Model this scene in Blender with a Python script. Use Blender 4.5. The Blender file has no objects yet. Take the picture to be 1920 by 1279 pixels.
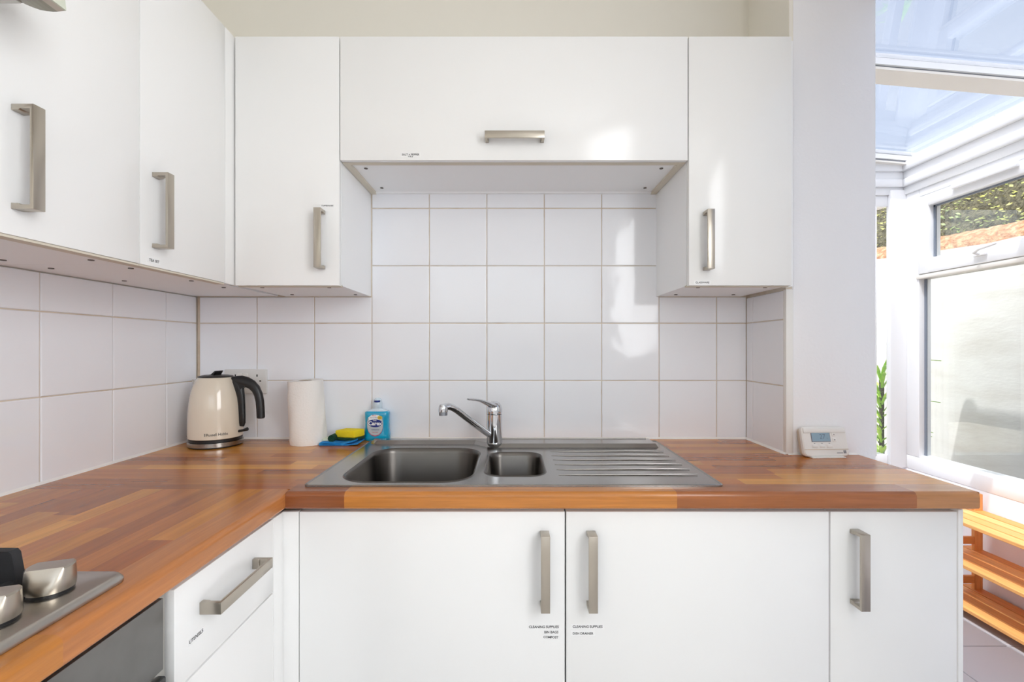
import bpy, bmesh, math, random
from mathutils import Vector, Matrix

random.seed(7)
S = bpy.context.scene
COL = S.collection
ZC = 1.24                       # camera height above the floor; all z below are measured from the floor
PI = math.pi

# ------------------------------------------------------------------ camera
cam_d = bpy.data.cameras.new('camera')
cam_d.sensor_width = 36.0
cam_d.lens = 880.0 / 1920.0 * 36.0
cam_d.shift_y = 11.5 / 1920.0
cam_d.clip_start = 0.02
cam = bpy.data.objects.new('camera', cam_d)
cam.location = (0, 0, ZC)
cam.rotation_euler = (PI / 2, 0, 0)
COL.objects.link(cam)
S.camera = cam

# ------------------------------------------------------------------ sky, sun, daylight, fill light, exposure
world = bpy.data.worlds.new('sky')
S.world = world
world.use_nodes = True
wn = world.node_tree
wn.nodes.clear()
wo = wn.nodes.new('ShaderNodeOutputWorld')
wb = wn.nodes.new('ShaderNodeBackground')
sky = wn.nodes.new('ShaderNodeTexSky')
sky.sky_type = 'NISHITA'
sky.sun_disc = False
sky.sun_elevation = math.radians(62)
sky.sun_rotation = math.radians(236)
sky.air_density = 1.0
sky.dust_density = 5.0
sky.ozone_density = 1.0
wb.inputs['Strength'].default_value = 0.46
hz = wn.nodes.new('ShaderNodeHueSaturation')      # thin white haze all over the sky
hz.inputs['Saturation'].default_value = 0.5
hz.inputs['Value'].default_value = 1.35
wn.links.new(sky.outputs[0], hz.inputs['Color'])
wn.links.new(hz.outputs[0], wb.inputs[0])
wn.links.new(wb.outputs[0], wo.inputs[0])

sun_d = bpy.data.lights.new('sun', 'SUN')
sun_d.energy = 7.0
sun_d.angle = math.radians(0.53)
sun_d.color = (1.0, 0.97, 0.94)
sun = bpy.data.objects.new('sun', sun_d)
sun.rotation_euler = Vector((0.36, 0.20, -1.0)).to_track_quat('-Z', 'Y').to_euler()
sun.location = (-3, -2, 8)
COL.objects.link(sun)

# daylight coming in at the window of the room behind the camera
day_d = bpy.data.lights.new('rear_window_daylight', 'AREA')
day_d.shape = 'RECTANGLE'
day_d.size = 2.0
day_d.size_y = 1.3
day_d.energy = 1.2
day_d.color = (0.97, 0.985, 1.0)
day = bpy.data.objects.new('rear_window_daylight', day_d)
day.location = (0.0, -2.22, 1.62)
day.rotation_euler = (PI / 2, 0, 0)
COL.objects.link(day)

# added fill light with no real source, behind and right of the camera
sd_d = bpy.data.lights.new('side_fill_light', 'AREA')
sd_d.shape = 'RECTANGLE'
sd_d.size = 1.15
sd_d.size_y = 1.30
sd_d.energy = 29.0
sd_d.color = (0.96, 0.98, 1.0)
sd = bpy.data.objects.new('side_fill_light', sd_d)
sd.location = (0.985, -0.50, 1.79)
sd.rotation_euler = (PI / 2, 0, PI / 2)
COL.objects.link(sd)

vs = S.view_settings
S.display_settings.display_device = 'sRGB'
vs.view_transform = 'Standard'
vs.look = 'None'
vs.exposure = 0.20
vs.gamma = 1.0
vs.use_curve_mapping = False
try:
    S.cycles.max_bounces = 14
    S.cycles.diffuse_bounces = 8
    S.cycles.transparent_max_bounces = 24
    S.cycles.use_denoising = True
    S.cycles.caustics_reflective = False
    S.cycles.caustics_refractive = False
    S.cycles.sample_clamp_indirect = 3.0
    S.cycles.use_adaptive_sampling = False
except Exception:
    pass


# ------------------------------------------------------------------ materials
def srgb(r, g, b):
    f = lambda c: (c / 255 / 12.92) if c / 255 <= 0.04045 else ((c / 255 + 0.055) / 1.055) ** 2.4
    return (f(r), f(g), f(b), 1.0)


def mat(name, col, rough=0.5, metal=0.0, coat=0.0, bump=None, mottle=None, spec=0.5, trans=0.0, emit=None):
    m = bpy.data.materials.new(name)
    m.use_nodes = True
    nt = m.node_tree
    p = nt.nodes['Principled BSDF']
    p.inputs['Base Color'].default_value = col
    p.inputs['Roughness'].default_value = rough
    p.inputs['Metallic'].default_value = metal
    p.inputs['Coat Weight'].default_value = coat
    p.inputs['Coat Roughness'].default_value = 0.04
    p.inputs['Specular IOR Level'].default_value = spec
    p.inputs['Transmission Weight'].default_value = trans
    tc = nt.nodes.new('ShaderNodeTexCoord')
    if bump:                               # (scale, strength, distance, stretch xyz)
        sc, st, di, strv = bump
        mp = nt.nodes.new('ShaderNodeMapping')
        mp.inputs['Scale'].default_value = strv
        nz = nt.nodes.new('ShaderNodeTexNoise')
        nz.inputs['Scale'].default_value = sc
        nz.inputs['Detail'].default_value = 4
        bp = nt.nodes.new('ShaderNodeBump')
        bp.inputs['Strength'].default_value = st
        bp.inputs['Distance'].default_value = di
        nt.links.new(tc.outputs['Object'], mp.inputs[0])
        nt.links.new(mp.outputs[0], nz.inputs['Vector'])
        nt.links.new(nz.outputs[0], bp.inputs['Height'])
        nt.links.new(bp.outputs[0], p.inputs['Normal'])
    if mottle:                             # (second colour, scale, low, high, stretch)
        c2, sc, lo, hi, strv = mottle
        mp = nt.nodes.new('ShaderNodeMapping')
        mp.inputs['Scale'].default_value = strv
        nz = nt.nodes.new('ShaderNodeTexNoise')
        nz.inputs['Scale'].default_value = sc
        nz.inputs['Detail'].default_value = 6
        cr = nt.nodes.new('ShaderNodeValToRGB')
        cr.color_ramp.elements[0].position = lo
        cr.color_ramp.elements[1].position = hi
        cr.color_ramp.elements[0].color = col
        cr.color_ramp.elements[1].color = c2
        nt.links.new(tc.outputs['Object'], mp.inputs[0])
        nt.links.new(mp.outputs[0], nz.inputs['Vector'])
        nt.links.new(nz.outputs[0], cr.inputs[0])
        nt.links.new(cr.outputs[0], p.inputs['Base Color'])
    if emit:
        p.inputs['Emission Color'].default_value = emit[0]
        p.inputs['Emission Strength'].default_value = emit[1]
    return m


def glass(name, tint=(0.97, 0.985, 0.98, 1), ior=1.5):
    m = bpy.data.materials.new(name)
    m.use_nodes = True
    nt = m.node_tree
    nt.nodes.clear()
    o = nt.nodes.new('ShaderNodeOutputMaterial')
    mx = nt.nodes.new('ShaderNodeMixShader')
    lw = nt.nodes.new('ShaderNodeLayerWeight')          # Schlick reflection, the same from both sides of the pane
    pw = nt.nodes.new('ShaderNodeMath')
    pw.operation = 'POWER'
    pw.inputs[1].default_value = 5.0
    nt.links.new(lw.outputs['Facing'], pw.inputs[0])
    f0 = ((ior - 1) / (ior + 1)) ** 2
    fr = nt.nodes.new('ShaderNodeMath')
    fr.operation = 'MULTIPLY_ADD'
    fr.inputs[1].default_value = 1 - f0
    fr.inputs[2].default_value = f0
    nt.links.new(pw.outputs[0], fr.inputs[0])
    tr = nt.nodes.new('ShaderNodeBsdfTransparent')
    tr.inputs[0].default_value = tint
    gl = nt.nodes.new('ShaderNodeBsdfGlossy')
    gl.inputs['Roughness'].default_value = 0.0
    gl.inputs['Color'].default_value = (1, 1, 1, 1)
    nt.links.new(fr.outputs[0], mx.inputs[0])
    nt.links.new(tr.outputs[0], mx.inputs[1])
    nt.links.new(gl.outputs[0], mx.inputs[2])
    nt.links.new(mx.outputs[0], o.inputs[0])
    return m


def wood(name, along, rough=0.22, knots=False, base=None):
    """wood whose tone comes from each piece's own object colour (or base), with grain along one axis"""
    m = bpy.data.materials.new(name)
    m.use_nodes = True
    nt = m.node_tree
    p = nt.nodes['Principled BSDF']
    p.inputs['Roughness'].default_value = rough
    p.inputs['Specular IOR Level'].default_value = 0.5
    oi = nt.nodes.new('ShaderNodeObjectInfo')
    tc = nt.nodes.new('ShaderNodeTexCoord')
    off = nt.nodes.new('ShaderNodeVectorMath')
    off.operation = 'SCALE'
    cmb = nt.nodes.new('ShaderNodeCombineXYZ')
    for k in range(3):
        nt.links.new(oi.outputs['Random'], cmb.inputs[k])
    nt.links.new(cmb.outputs[0], off.inputs[0])
    off.inputs['Scale'].default_value = 37.0
    add = nt.nodes.new('ShaderNodeVectorMath')
    add.operation = 'ADD'
    nt.links.new(tc.outputs['Object'], add.inputs[0])
    nt.links.new(off.outputs[0], add.inputs[1])
    mp = nt.nodes.new('ShaderNodeMapping')
    st = [1.0, 1.0, 1.0]
    st['xyz'.index(along)] = 0.06
    mp.inputs['Scale'].default_value = st
    nt.links.new(add.outputs[0], mp.inputs[0])
    n1 = nt.nodes.new('ShaderNodeTexNoise')
    n1.inputs['Scale'].default_value = 60
    n1.inputs['Detail'].default_value = 5
    n1.inputs['Distortion'].default_value = 0.6
    nt.links.new(mp.outputs[0], n1.inputs['Vector'])
    n2 = nt.nodes.new('ShaderNodeTexNoise')
    n2.inputs['Scale'].default_value = 230
    n2.inputs['Detail'].default_value = 2
    nt.links.new(mp.outputs[0], n2.inputs['Vector'])
    mr1 = nt.nodes.new('ShaderNodeMapRange')
    mr1.inputs['From Min'].default_value = 0.3
    mr1.inputs['From Max'].default_value = 0.7
    mr1.inputs['To Min'].default_value = 0.83
    mr1.inputs['To Max'].default_value = 1.14
    nt.links.new(n1.outputs[0], mr1.inputs[0])
    mr2 = nt.nodes.new('ShaderNodeMapRange')
    mr2.inputs['From Min'].default_value = 0.35
    mr2.inputs['From Max'].default_value = 0.65
    mr2.inputs['To Min'].default_value = 0.94
    mr2.inputs['To Max'].default_value = 1.04
    nt.links.new(n2.outputs[0], mr2.inputs[0])
    mul = nt.nodes.new('ShaderNodeMath')
    mul.operation = 'MULTIPLY'
    nt.links.new(mr1.outputs[0], mul.inputs[0])
    nt.links.new(mr2.outputs[0], mul.inputs[1])
    vm = nt.nodes.new('ShaderNodeVectorMath')
    vm.operation = 'SCALE'
    if base:
        vm.inputs[0].default_value = base[:3]
    else:
        nt.links.new(oi.outputs['Color'], vm.inputs[0])
    nt.links.new(mul.outputs[0], vm.inputs['Scale'])
    last = vm.outputs[0]
    if knots:
        vo = nt.nodes.new('ShaderNodeTexVoronoi')
        vo.inputs['Scale'].default_value = 5.0
        mp2 = nt.nodes.new('ShaderNodeMapping')
        s2 = [1.0, 1.0, 1.0]
        s2['xyz'.index(along)] = 0.5
        mp2.inputs['Scale'].default_value = s2
        nt.links.new(add.outputs[0], mp2.inputs[0])
        nt.links.new(mp2.outputs[0], vo.inputs['Vector'])
        cr = nt.nodes.new('ShaderNodeValToRGB')
        cr.color_ramp.elements[0].position = 0.03
        cr.color_ramp.elements[1].position = 0.075
        nt.links.new(vo.outputs['Distance'], cr.inputs[0])
        mxc = nt.nodes.new('ShaderNodeMix')
        mxc.data_type = 'RGBA'
        nt.links.new(cr.outputs[0], mxc.inputs['Factor'])
        mxc.inputs['A'].default_value = srgb(120, 66, 30)
        nt.links.new(last, mxc.inputs['B'])
        last = mxc.outputs['Result']
    nt.links.new(last, p.inputs['Base Color'])
    return m


def tile_mat(name, col, rough, bscale, bstr):
    m = mat(name, col, rough, spec=0.4)
    nt = m.node_tree
    p = nt.nodes['Principled BSDF']
    oi = nt.nodes.new('ShaderNodeObjectInfo')
    tc = nt.nodes.new('ShaderNodeTexCoord')
    cmb = nt.nodes.new('ShaderNodeCombineXYZ')
    for k in range(3):
        nt.links.new(oi.outputs['Random'], cmb.inputs[k])
    sc = nt.nodes.new('ShaderNodeVectorMath')
    sc.operation = 'SCALE'
    sc.inputs['Scale'].default_value = 50
    nt.links.new(cmb.outputs[0], sc.inputs[0])
    ad = nt.nodes.new('ShaderNodeVectorMath')
    ad.operation = 'ADD'
    nt.links.new(tc.outputs['Object'], ad.inputs[0])
    nt.links.new(sc.outputs[0], ad.inputs[1])
    nz = nt.nodes.new('ShaderNodeTexNoise')
    nz.inputs['Scale'].default_value = bscale
    nz.inputs['Detail'].default_value = 1.5
    nt.links.new(ad.outputs[0], nz.inputs['Vector'])
    bp = nt.nodes.new('ShaderNodeBump')
    bp.inputs['Strength'].default_value = bstr
    bp.inputs['Distance'].default_value = 0.01
    nt.links.new(nz.outputs[0], bp.inputs['Height'])
    nt.links.new(bp.outputs[0], p.inputs['Normal'])
    return m


M = {}
M['door'] = mat('gloss_white_lacquer', srgb(241, 241, 240), 0.16, bump=(3.0, 0.03, 0.01, (1, 1, 1)))
M['carcass'] = mat('white_melamine', srgb(244, 245, 246), 0.4)
M['edge'] = mat('beige_board_edge', srgb(214, 206, 190), 0.6)
M['dark'] = mat('dark_gap', srgb(40, 36, 32), 0.7)
M['screw'] = mat('dark_screw_cap', srgb(92, 84, 78), 0.5)
M['nickel'] = mat('brushed_nickel', srgb(184, 176, 164), 0.30, metal=1.0, bump=(300, 0.05, 0.001, (1, 1, 0.05)))
M['wall'] = mat('cream_wall_paint', srgb(240, 236, 226), 0.8, bump=(40, 0.05, 0.002, (1, 1, 1)))
M['pillar'] = mat('white_wall_paint', srgb(246, 246, 249), 0.7, bump=(120, 0.25, 0.002, (1, 1, 1)))
M['ceiling'] = mat('ceiling_paint', srgb(240, 240, 238), 0.9)
M['tile'] = tile_mat('white_glazed_tile', srgb(241, 243, 248), 0.07, 9.0, 0.17)
M['grout'] = mat('beige_grout', srgb(217, 205, 189), 0.9, mottle=(srgb(196, 174, 148), 14, 0.5, 0.75, (1, 1, 1)))
M['sealant'] = mat('white_sealant', srgb(238, 236, 232), 0.4)
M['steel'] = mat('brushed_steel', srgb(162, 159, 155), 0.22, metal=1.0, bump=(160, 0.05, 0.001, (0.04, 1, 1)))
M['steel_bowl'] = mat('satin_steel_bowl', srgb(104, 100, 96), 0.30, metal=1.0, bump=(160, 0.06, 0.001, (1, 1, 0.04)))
M['hob_steel'] = mat('hob_steel', srgb(184, 179, 172), 0.28, metal=1.0, bump=(160, 0.05, 0.001, (1, 0.04, 1)))
M['chrome'] = mat('chrome', srgb(214, 216, 220), 0.05, metal=1.0)
M['black'] = mat('black_plastic', srgb(28, 28, 29), 0.38)
M['iron'] = mat('cast_iron', srgb(34, 34, 37), 0.65, bump=(300, 0.3, 0.001, (1, 1, 1)))
M['cream'] = mat('cream_enamel', srgb(228, 218, 200), 0.12, coat=0.5)
M['rubber'] = mat('black_rubber', srgb(18, 18, 18), 0.6)
M['socket'] = mat('white_socket_plastic', srgb(222, 221, 219), 0.3)
M['hole'] = mat('black_hole', srgb(12, 12, 12), 0.9)
M['paper'] = mat('kitchen_paper', srgb(240, 238, 234), 0.95, bump=(150, 0.7, 0.002, (1, 1, 1)))
M['core'] = mat('cardboard_core', srgb(150, 130, 105), 0.9)
M['soap'] = mat('turquoise_soap', srgb(0, 150, 196), 0.12, coat=0.6, mottle=(srgb(20, 176, 212), 18, 0.35, 0.75, (1, 1, 1)))
M['clear'] = mat('clear_plastic', srgb(206, 222, 232), 0.10, coat=0.5)
M['navy'] = mat('navy_print', srgb(20, 40, 120), 0.3)
M['label_grey'] = mat('silver_print', srgb(190, 196, 200), 0.35)
M['print_white'] = mat('white_print', srgb(245, 245, 245), 0.5)
M['badge'] = mat('yellow_print', srgb(228, 196, 70), 0.5)
M['print_red'] = mat('red_print', srgb(190, 50, 80), 0.5)
M['print_green'] = mat('green_print', srgb(60, 140, 90), 0.5)
M['sponge'] = mat('yellow_sponge', srgb(240, 215, 30), 0.95, bump=(260, 0.8, 0.003, (1, 1, 1)))
M['scourer'] = mat('green_scourer', srgb(20, 70, 48), 0.95, bump=(400, 1.0, 0.003, (1, 1, 1)))
M['mint'] = mat('pale_mint_sponge', srgb(214, 222, 200), 0.95, bump=(260, 0.8, 0.003, (1, 1, 1)))
M['cloth'] = mat('blue_cloth', srgb(20, 130, 205), 0.95, bump=(300, 0.8, 0.002, (1, 1, 1)), mottle=(srgb(70, 170, 230), 60, 0.5, 0.7, (1, 1, 1)))
M['plastic'] = mat('white_plastic', srgb(232, 230, 226), 0.3)
M['plastic_edge'] = mat('ivory_plastic', srgb(206, 192, 172), 0.4)
M['lcd'] = mat('lcd_screen', srgb(142, 170, 188), 0.12)
M['lcd_dark'] = mat('lcd_digit', srgb(96, 116, 132), 0.3)
M['grey_print'] = mat('grey_print', srgb(120, 120, 128), 0.5)
M['ink'] = mat('black_ink', srgb(30, 30, 32), 0.6)
M['sticker'] = mat('white_sticker', srgb(243, 243, 243), 0.35)
M['upvc'] = mat('white_upvc', srgb(238, 239, 240), 0.25)
M['gasket'] = mat('grey_gasket', srgb(120, 128, 140), 0.5)
M['alu'] = mat('grey_aluminium', srgb(150, 153, 160), 0.4, metal=0.6)
M['rafter'] = mat('ivory_upvc', srgb(228, 224, 216), 0.4)
M['glass'] = glass('window_glass')
M['roofglass'] = glass('blue_roof_glass', (0.64, 0.655, 0.68, 1), 1.8)
M['render'] = mat('white_render', srgb(162, 162, 161), 0.9, bump=(30, 0.14, 0.006, (1, 0.7, 2.0)), mottle=(srgb(149, 147, 143), 5, 0.45, 0.8, (1, 0.5, 2)))
M['stone'] = mat('tan_rubble_stone', srgb(112, 76, 48), 0.95, bump=(30, 1.0, 0.03, (1, 1, 1)), mottle=(srgb(140, 110, 84), 24, 0.42, 0.66, (1, 1, 1)))
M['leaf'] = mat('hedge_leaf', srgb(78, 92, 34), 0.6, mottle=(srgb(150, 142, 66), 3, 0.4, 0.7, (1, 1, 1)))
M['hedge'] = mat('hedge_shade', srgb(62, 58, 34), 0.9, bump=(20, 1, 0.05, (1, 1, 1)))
M['yucca'] = mat('yucca_leaf', srgb(120, 168, 44), 0.45, mottle=(srgb(190, 214, 96), 9, 0.4, 0.7, (1, 1, 1)))
M['earth'] = mat('garden_ground', srgb(170, 162, 148), 0.95, mottle=(srgb(140, 128, 108), 6, 0.4, 0.7, (1, 1, 1)))
M['floor_tile'] = tile_mat('grey_floor_tile', srgb(186, 182, 184), 0.35, 3.0, 0.06)
M['floor_grout'] = mat('floor_grout', srgb(214, 212, 212), 0.9)
M['vinyl'] = mat('pale_floor', srgb(222, 220, 217), 0.4)
M['oven_panel'] = mat('oven_dark_steel', srgb(128, 126, 124), 0.35, metal=0.85, mottle=(srgb(112, 110, 108), 9, 0.4, 0.7, (1, 1, 1)))
M['oven_frame'] = mat('oven_light_steel', srgb(196, 194, 188), 0.35, metal=0.7)
M['oven_glass'] = mat('oven_black_glass', srgb(14, 14, 16), 0.06)
M['hood_dark'] = mat('hood_underside', srgb(150, 148, 134), 0.4, metal=0.4)
M['hood_pale'] = mat('hood_visor', srgb(204, 208, 192), 0.25)
M['hood_band'] = mat('hood_band', srgb(190, 182, 170), 0.4)
M['wood_x'] = wood('block_wood_along_x', 'x')
M['wood_y'] = wood('block_wood_along_y', 'y')
M['pine_y'] = wood('pine_along_y', 'y', 0.5, True)
M['pine_x'] = wood('pine_along_x', 'x', 0.5, True)
M['pine_z'] = wood('pine_along_z', 'z', 0.5, True)
M['core_wood'] = mat('chipboard_core', srgb(150, 105, 66), 0.8)

# ------------------------------------------------------------------ mesh builder
ORG = {}


class MB:
    def __init__(self):
        self.v, self.f, self.mi, self.sm = [], [], [], []

    def add(self, vs, fs, mi=0, smooth=False):
        o = len(self.v)
        self.v += [tuple(p) for p in vs]
        for f in fs:
            self.f.append([o + i for i in f])
            self.mi.append(mi)
            self.sm.append(smooth)
        return self

    def box(self, x0, x1, y0, y1, z0, z1, mi=0, bev=0.0, seg=2):
        if bev <= 0:
            vs = [(x0, y0, z0), (x1, y0, z0), (x1, y1, z0), (x0, y1, z0), (x0, y0, z1), (x1, y0, z1), (x1, y1, z1), (x0, y1, z1)]
            return self.add(vs, [(0, 3, 2, 1), (4, 5, 6, 7), (0, 1, 5, 4), (1, 2, 6, 5), (2, 3, 7, 6), (3, 0, 4, 7)], mi)
        bm = bmesh.new()
        bmesh.ops.create_cube(bm, size=1.0)
        for v in bm.verts:
            v.co = Vector(((x0 + x1) / 2 + v.co.x * (x1 - x0), (y0 + y1) / 2 + v.co.y * (y1 - y0), (z0 + z1) / 2 + v.co.z * (z1 - z0)))
        bmesh.ops.bevel(bm, geom=bm.edges[:], offset=bev, segments=seg, profile=0.5, affect='EDGES')
        return self.bm(bm, mi, True)

    def bm(self, bm, mi=0, smooth=False):
        bm.verts.ensure_lookup_table()
        bm.verts.index_update()
        self.add([v.co.copy() for v in bm.verts], [[v.index for v in f.verts] for f in bm.faces], mi, smooth)
        bm.free()
        return self

    def prism(self, poly, axis, a, b, mi=0, smooth=False):
        """poly: list of 2D points in the two axes other than `axis` (in x,y,z order)"""
        def P(p, t):
            if axis == 'x': return (t, p[0], p[1])
            if axis == 'y': return (p[0], t, p[1])
            return (p[0], p[1], t)
        n = len(poly)
        vs = [P(p, a) for p in poly] + [P(p, b) for p in poly]
        fs = [list(range(n))[::-1], list(range(n, 2 * n))] + [[i, (i + 1) % n, n + (i + 1) % n, n + i] for i in range(n)]
        return self.add(vs, fs, mi, smooth)

    def lathe(self, prof, c=(0, 0, 0), n=40, mi=0, cap0=True, cap1=True, a0=0, sx=1.0, sy=1.0):
        vs, fs = [], []
        for r, z in prof:
            for i in range(n):
                t = a0 + 2 * PI * i / n
                vs.append((c[0] + r * math.cos(t) * sx, c[1] + r * math.sin(t) * sy, c[2] + z))
        for k in range(len(prof) - 1):
            for i in range(n):
                j = (i + 1) % n
                fs.append([k * n + i, k * n + j, (k + 1) * n + j, (k + 1) * n + i])
        if cap0: fs.append(list(range(n))[::-1])
        if cap1: fs.append([(len(prof) - 1) * n + i for i in range(n)])
        return self.add(vs, fs, mi, True)

    def tube(self, pts, r, n=12, mi=0, sx=1.0, up=(0, 0, 1)):
        """tube along pts; r a number or a list; sx widens it across `up` x tangent"""
        pts = [Vector(p) for p in pts]
        R = r if isinstance(r, (list, tuple)) else [r] * len(pts)
        vs, fs = [], []
        for k, p in enumerate(pts):
            t = (pts[min(k + 1, len(pts) - 1)] - pts[max(k - 1, 0)]).normalized()
            u = Vector(up)
            s = t.cross(u)
            if s.length < 1e-4: s = t.cross(Vector((0, 1, 0)))
            s.normalize()
            w = s.cross(t).normalized()
            for i in range(n):
                a = 2 * PI * i / n
                vs.append(p + s * math.cos(a) * R[k] * sx + w * math.sin(a) * R[k])
        for k in range(len(pts) - 1):
            for i in range(n):
                j = (i + 1) % n
                fs.append([k * n + i, k * n + j, (k + 1) * n + j, (k + 1) * n + i])
        fs.append(list(range(n))[::-1])
        fs.append([(len(pts) - 1) * n + i for i in range(n)])
        return self.add(vs, fs, mi, True)

    def loft(self, loops, mi=0, cap0=True, cap1=True, smooth=True):
        n = len(loops[0])
        vs = [p for L in loops for p in L]
        fs = []
        for k in range(len(loops) - 1):
            for i in range(n):
                j = (i + 1) % n
                fs.append([k * n + i, k * n + j, (k + 1) * n + j, (k + 1) * n + i])
        if cap0: fs.append(list(range(n))[::-1])
        if cap1: fs.append([(len(loops) - 1) * n + i for i in range(n)])
        return self.add(vs, fs, mi, smooth)

    def mesh(self, name, mats, org=(0, 0, 0)):
        me = bpy.data.meshes.new(name)
        o = Vector(org)
        me.from_pydata([Vector(p) - o for p in self.v], [], self.f)
        for m in mats: me.materials.append(m)
        for p, mi, sm in zip(me.polygons, self.mi, self.sm):
            p.material_index = mi
            p.use_smooth = sm
        bm = bmesh.new()
        bm.from_mesh(me)
        bmesh.ops.recalc_face_normals(bm, faces=bm.faces[:])
        bm.to_mesh(me)
        bm.free()
        if any(self.sm):
            try: me.set_sharp_from_angle(angle=math.radians(38))
            except Exception: pass
        return me

    def build(self, name, mats, parent=None, local=False, kind=None):
        if not isinstance(mats, (list, tuple)): mats = [mats]
        org = Vector((0, 0, 0)) if (local or parent is None) else ORG[parent]
        o = bpy.data.objects.new(name, self.mesh(name, mats, org))
        COL.objects.link(o)
        ORG[o] = org.copy()
        if parent is not None: o.parent = parent
        if kind: o['kind'] = kind
        return o


def thing(name, label, cat, loc=(0, 0, 0), group=None, rot=None):
    o = bpy.data.objects.new(name, None)
    o.empty_display_size = 0.05
    o.location = loc
    if rot: o.rotation_euler = rot
    COL.objects.link(o)
    o['label'] = label
    o['category'] = cat
    if group: o['group'] = group
    ORG[o] = Vector(loc)
    return o


def struct(name, loc=(0, 0, 0)):
    o = bpy.data.objects.new(name, None)
    o.empty_display_size = 0.05
    o.location = loc
    o['kind'] = 'structure'
    COL.objects.link(o)
    ORG[o] = Vector(loc)
    return o


def tag(o, label, cat, group=None):
    o['label'] = label
    o['category'] = cat
    if group: o['group'] = group
    return o


def inst(name, me, parent, wloc, rot=(0, 0, 0)):
    """another object on a shared mesh, placed in world space under its parent"""
    o = bpy.data.objects.new(name, me)
    COL.objects.link(o)
    o.parent = parent
    o.location = Vector(wloc) - ORG[parent]
    o.rotation_euler = rot
    return o


def rrect(x0, x1, y0, y1, r, n=8):
    pts = []
    for cx, cy, a in ((x1 - r, y1 - r, 0), (x0 + r, y1 - r, 90), (x0 + r, y0 + r, 180), (x1 - r, y0 + r, 270)):
        for i in range(n + 1):
            t = math.radians(a + 90 * i / n)
            pts.append((cx + r * math.cos(t), cy + r * math.sin(t)))
    return pts


_text_cache = {}


def text(s, size, bold=0.0, align='CENTER'):
    """lettering as flat faces; returns verts (x right, y up) and faces"""
    key = (s, size, bold, align)
    if key in _text_cache: return _text_cache[key]
    cu = bpy.data.curves.new('lettering', 'FONT')
    cu.body = s
    cu.size = size
    cu.align_x = align
    cu.align_y = 'CENTER'
    cu.offset = bold * size
    cu.resolution_u = 3
    ob = bpy.data.objects.new('lettering', cu)
    COL.objects.link(ob)
    dg = bpy.context.evaluated_depsgraph_get()
    me = bpy.data.meshes.new_from_object(ob.evaluated_get(dg))
    vs = [tuple(v.co) for v in me.vertices]
    fs = [list(p.vertices) for p in me.polygons]
    bpy.data.objects.remove(ob)
    bpy.data.meshes.remove(me)
    bpy.data.curves.remove(cu)
    _text_cache[key] = (vs, fs)
    return vs, fs


def twidth(vs):
    return max(v[0] for v in vs) - min(v[0] for v in vs)


def R(z):
    return z + ZC             # height given from the camera's level


# ================================================================== SETTING
WALL_Y, LEFT_X = 1.653, -1.110      # faces of the tiling
TZ = R(-0.323)                      # worktop top
CB = R(0.1764)                      # underside of the wall cabinets
CT = R(0.894)                       # top of the wall cabinets
CEIL = 2.50

floor = struct('floor')
MB().box(-1.3, 1.06, -2.5, 1.8, -0.1, 0.0).build('kitchen_floor', M['vinyl'], floor)
MB().box(1.06, 2.45, -2.5, 2.95, -0.1, -0.004).build('grout_bed', M['floor_grout'], floor)
ft = None
for i in range(4):
    for j in range(13):
        cx, cy = 1.225 + i * 0.333, -1.55 + j * 0.333
        if ft is None:
            ft = MB().box(-0.1645, 0.1645, -0.1645, 0.1645, -0.01, 0, bev=0.0015, seg=1).mesh('floor_tile', [M['floor_tile']])
        inst('floor_tile', ft, floor, (cx, cy, 0))

ceiling = MB().box(-1.3, 1.10, -2.5, 1.8, CEIL, CEIL + 0.16).build('ceiling', M['ceiling'], kind='structure')

wall_back = struct('wall_back')
MB().box(-1.3, 0.85, WALL_Y + 0.009, WALL_Y + 0.2, 0, CEIL).build('plaster', M['wall'], wall_back)
MB().box(LEFT_X, 0.836, WALL_Y + 0.0035, WALL_Y + 0.010, TZ - 0.03, R(0.56)).build('grout', M['grout'], wall_back)
wall_left = struct('wall_left')
MB().box(LEFT_X - 0.2, LEFT_X - 0.009, -2.5, WALL_Y + 0.15, 0, CEIL).build('plaster', M['wall'], wall_left)
MB().box(LEFT_X - 0.010, LEFT_X - 0.0035, -0.4, WALL_Y + 0.004, TZ - 0.03, CB).build('grout', M['grout'], wall_left)
wall_right = struct('wall_right')            # the stub wall ending in the white pillar
MB().box(0.847, 1.097, 1.414, 2.86, 0, CEIL + 0.16, bev=0.004).build('plaster', M['pillar'], wall_right)
MB().box(0.836, 0.8475, 1.4155, WALL_Y + 0.02, R(0.9) - 0.4, CEIL).build('cream_side', M['wall'], wall_right)
MB().box(0.8285, 0.8475, 1.42, WALL_Y + 0.02, TZ - 0.03, CB + 0.02).build('grout', M['grout'], wall_right)
wr = struct('wall_rear')
for b in ((-1.3, -1.05, 0, CEIL), (1.05, 1.10, 0, CEIL), (-1.05, 1.05, 0, 0.93), (-1.05, 1.05, 2.3, CEIL)):
    MB().box(b[0], b[1], -2.6, -2.4, b[2], b[3]).build('plaster', M['pillar'], wr)
MB().box(1.10, 2.45, -2.6, -2.4, 0, CEIL).build('plaster', M['pillar'], wr)
MB().box(1.0, 1.10, -2.5, 0.40, 0, CEIL + 0.16).build('wall_bounce', M['pillar'], kind='structure')  # unseen wall added to bounce light onto the left-hand doors
w = struct('window_9')  # made-up frame around the added side fill light, out of view
for b in ((-1.22, -1.14, 1.12, 2.46), (0.14, 0.22, 1.12, 2.46), (-1.14, 0.14, 1.12, 1.20), (-1.14, 0.14, 2.38, 2.46)):
    MB().box(0.965, 1.0, b[0], b[1], b[2], b[3], bev=0.004).build('frame', M['upvc'], w)
w = struct('window_5')
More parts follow.
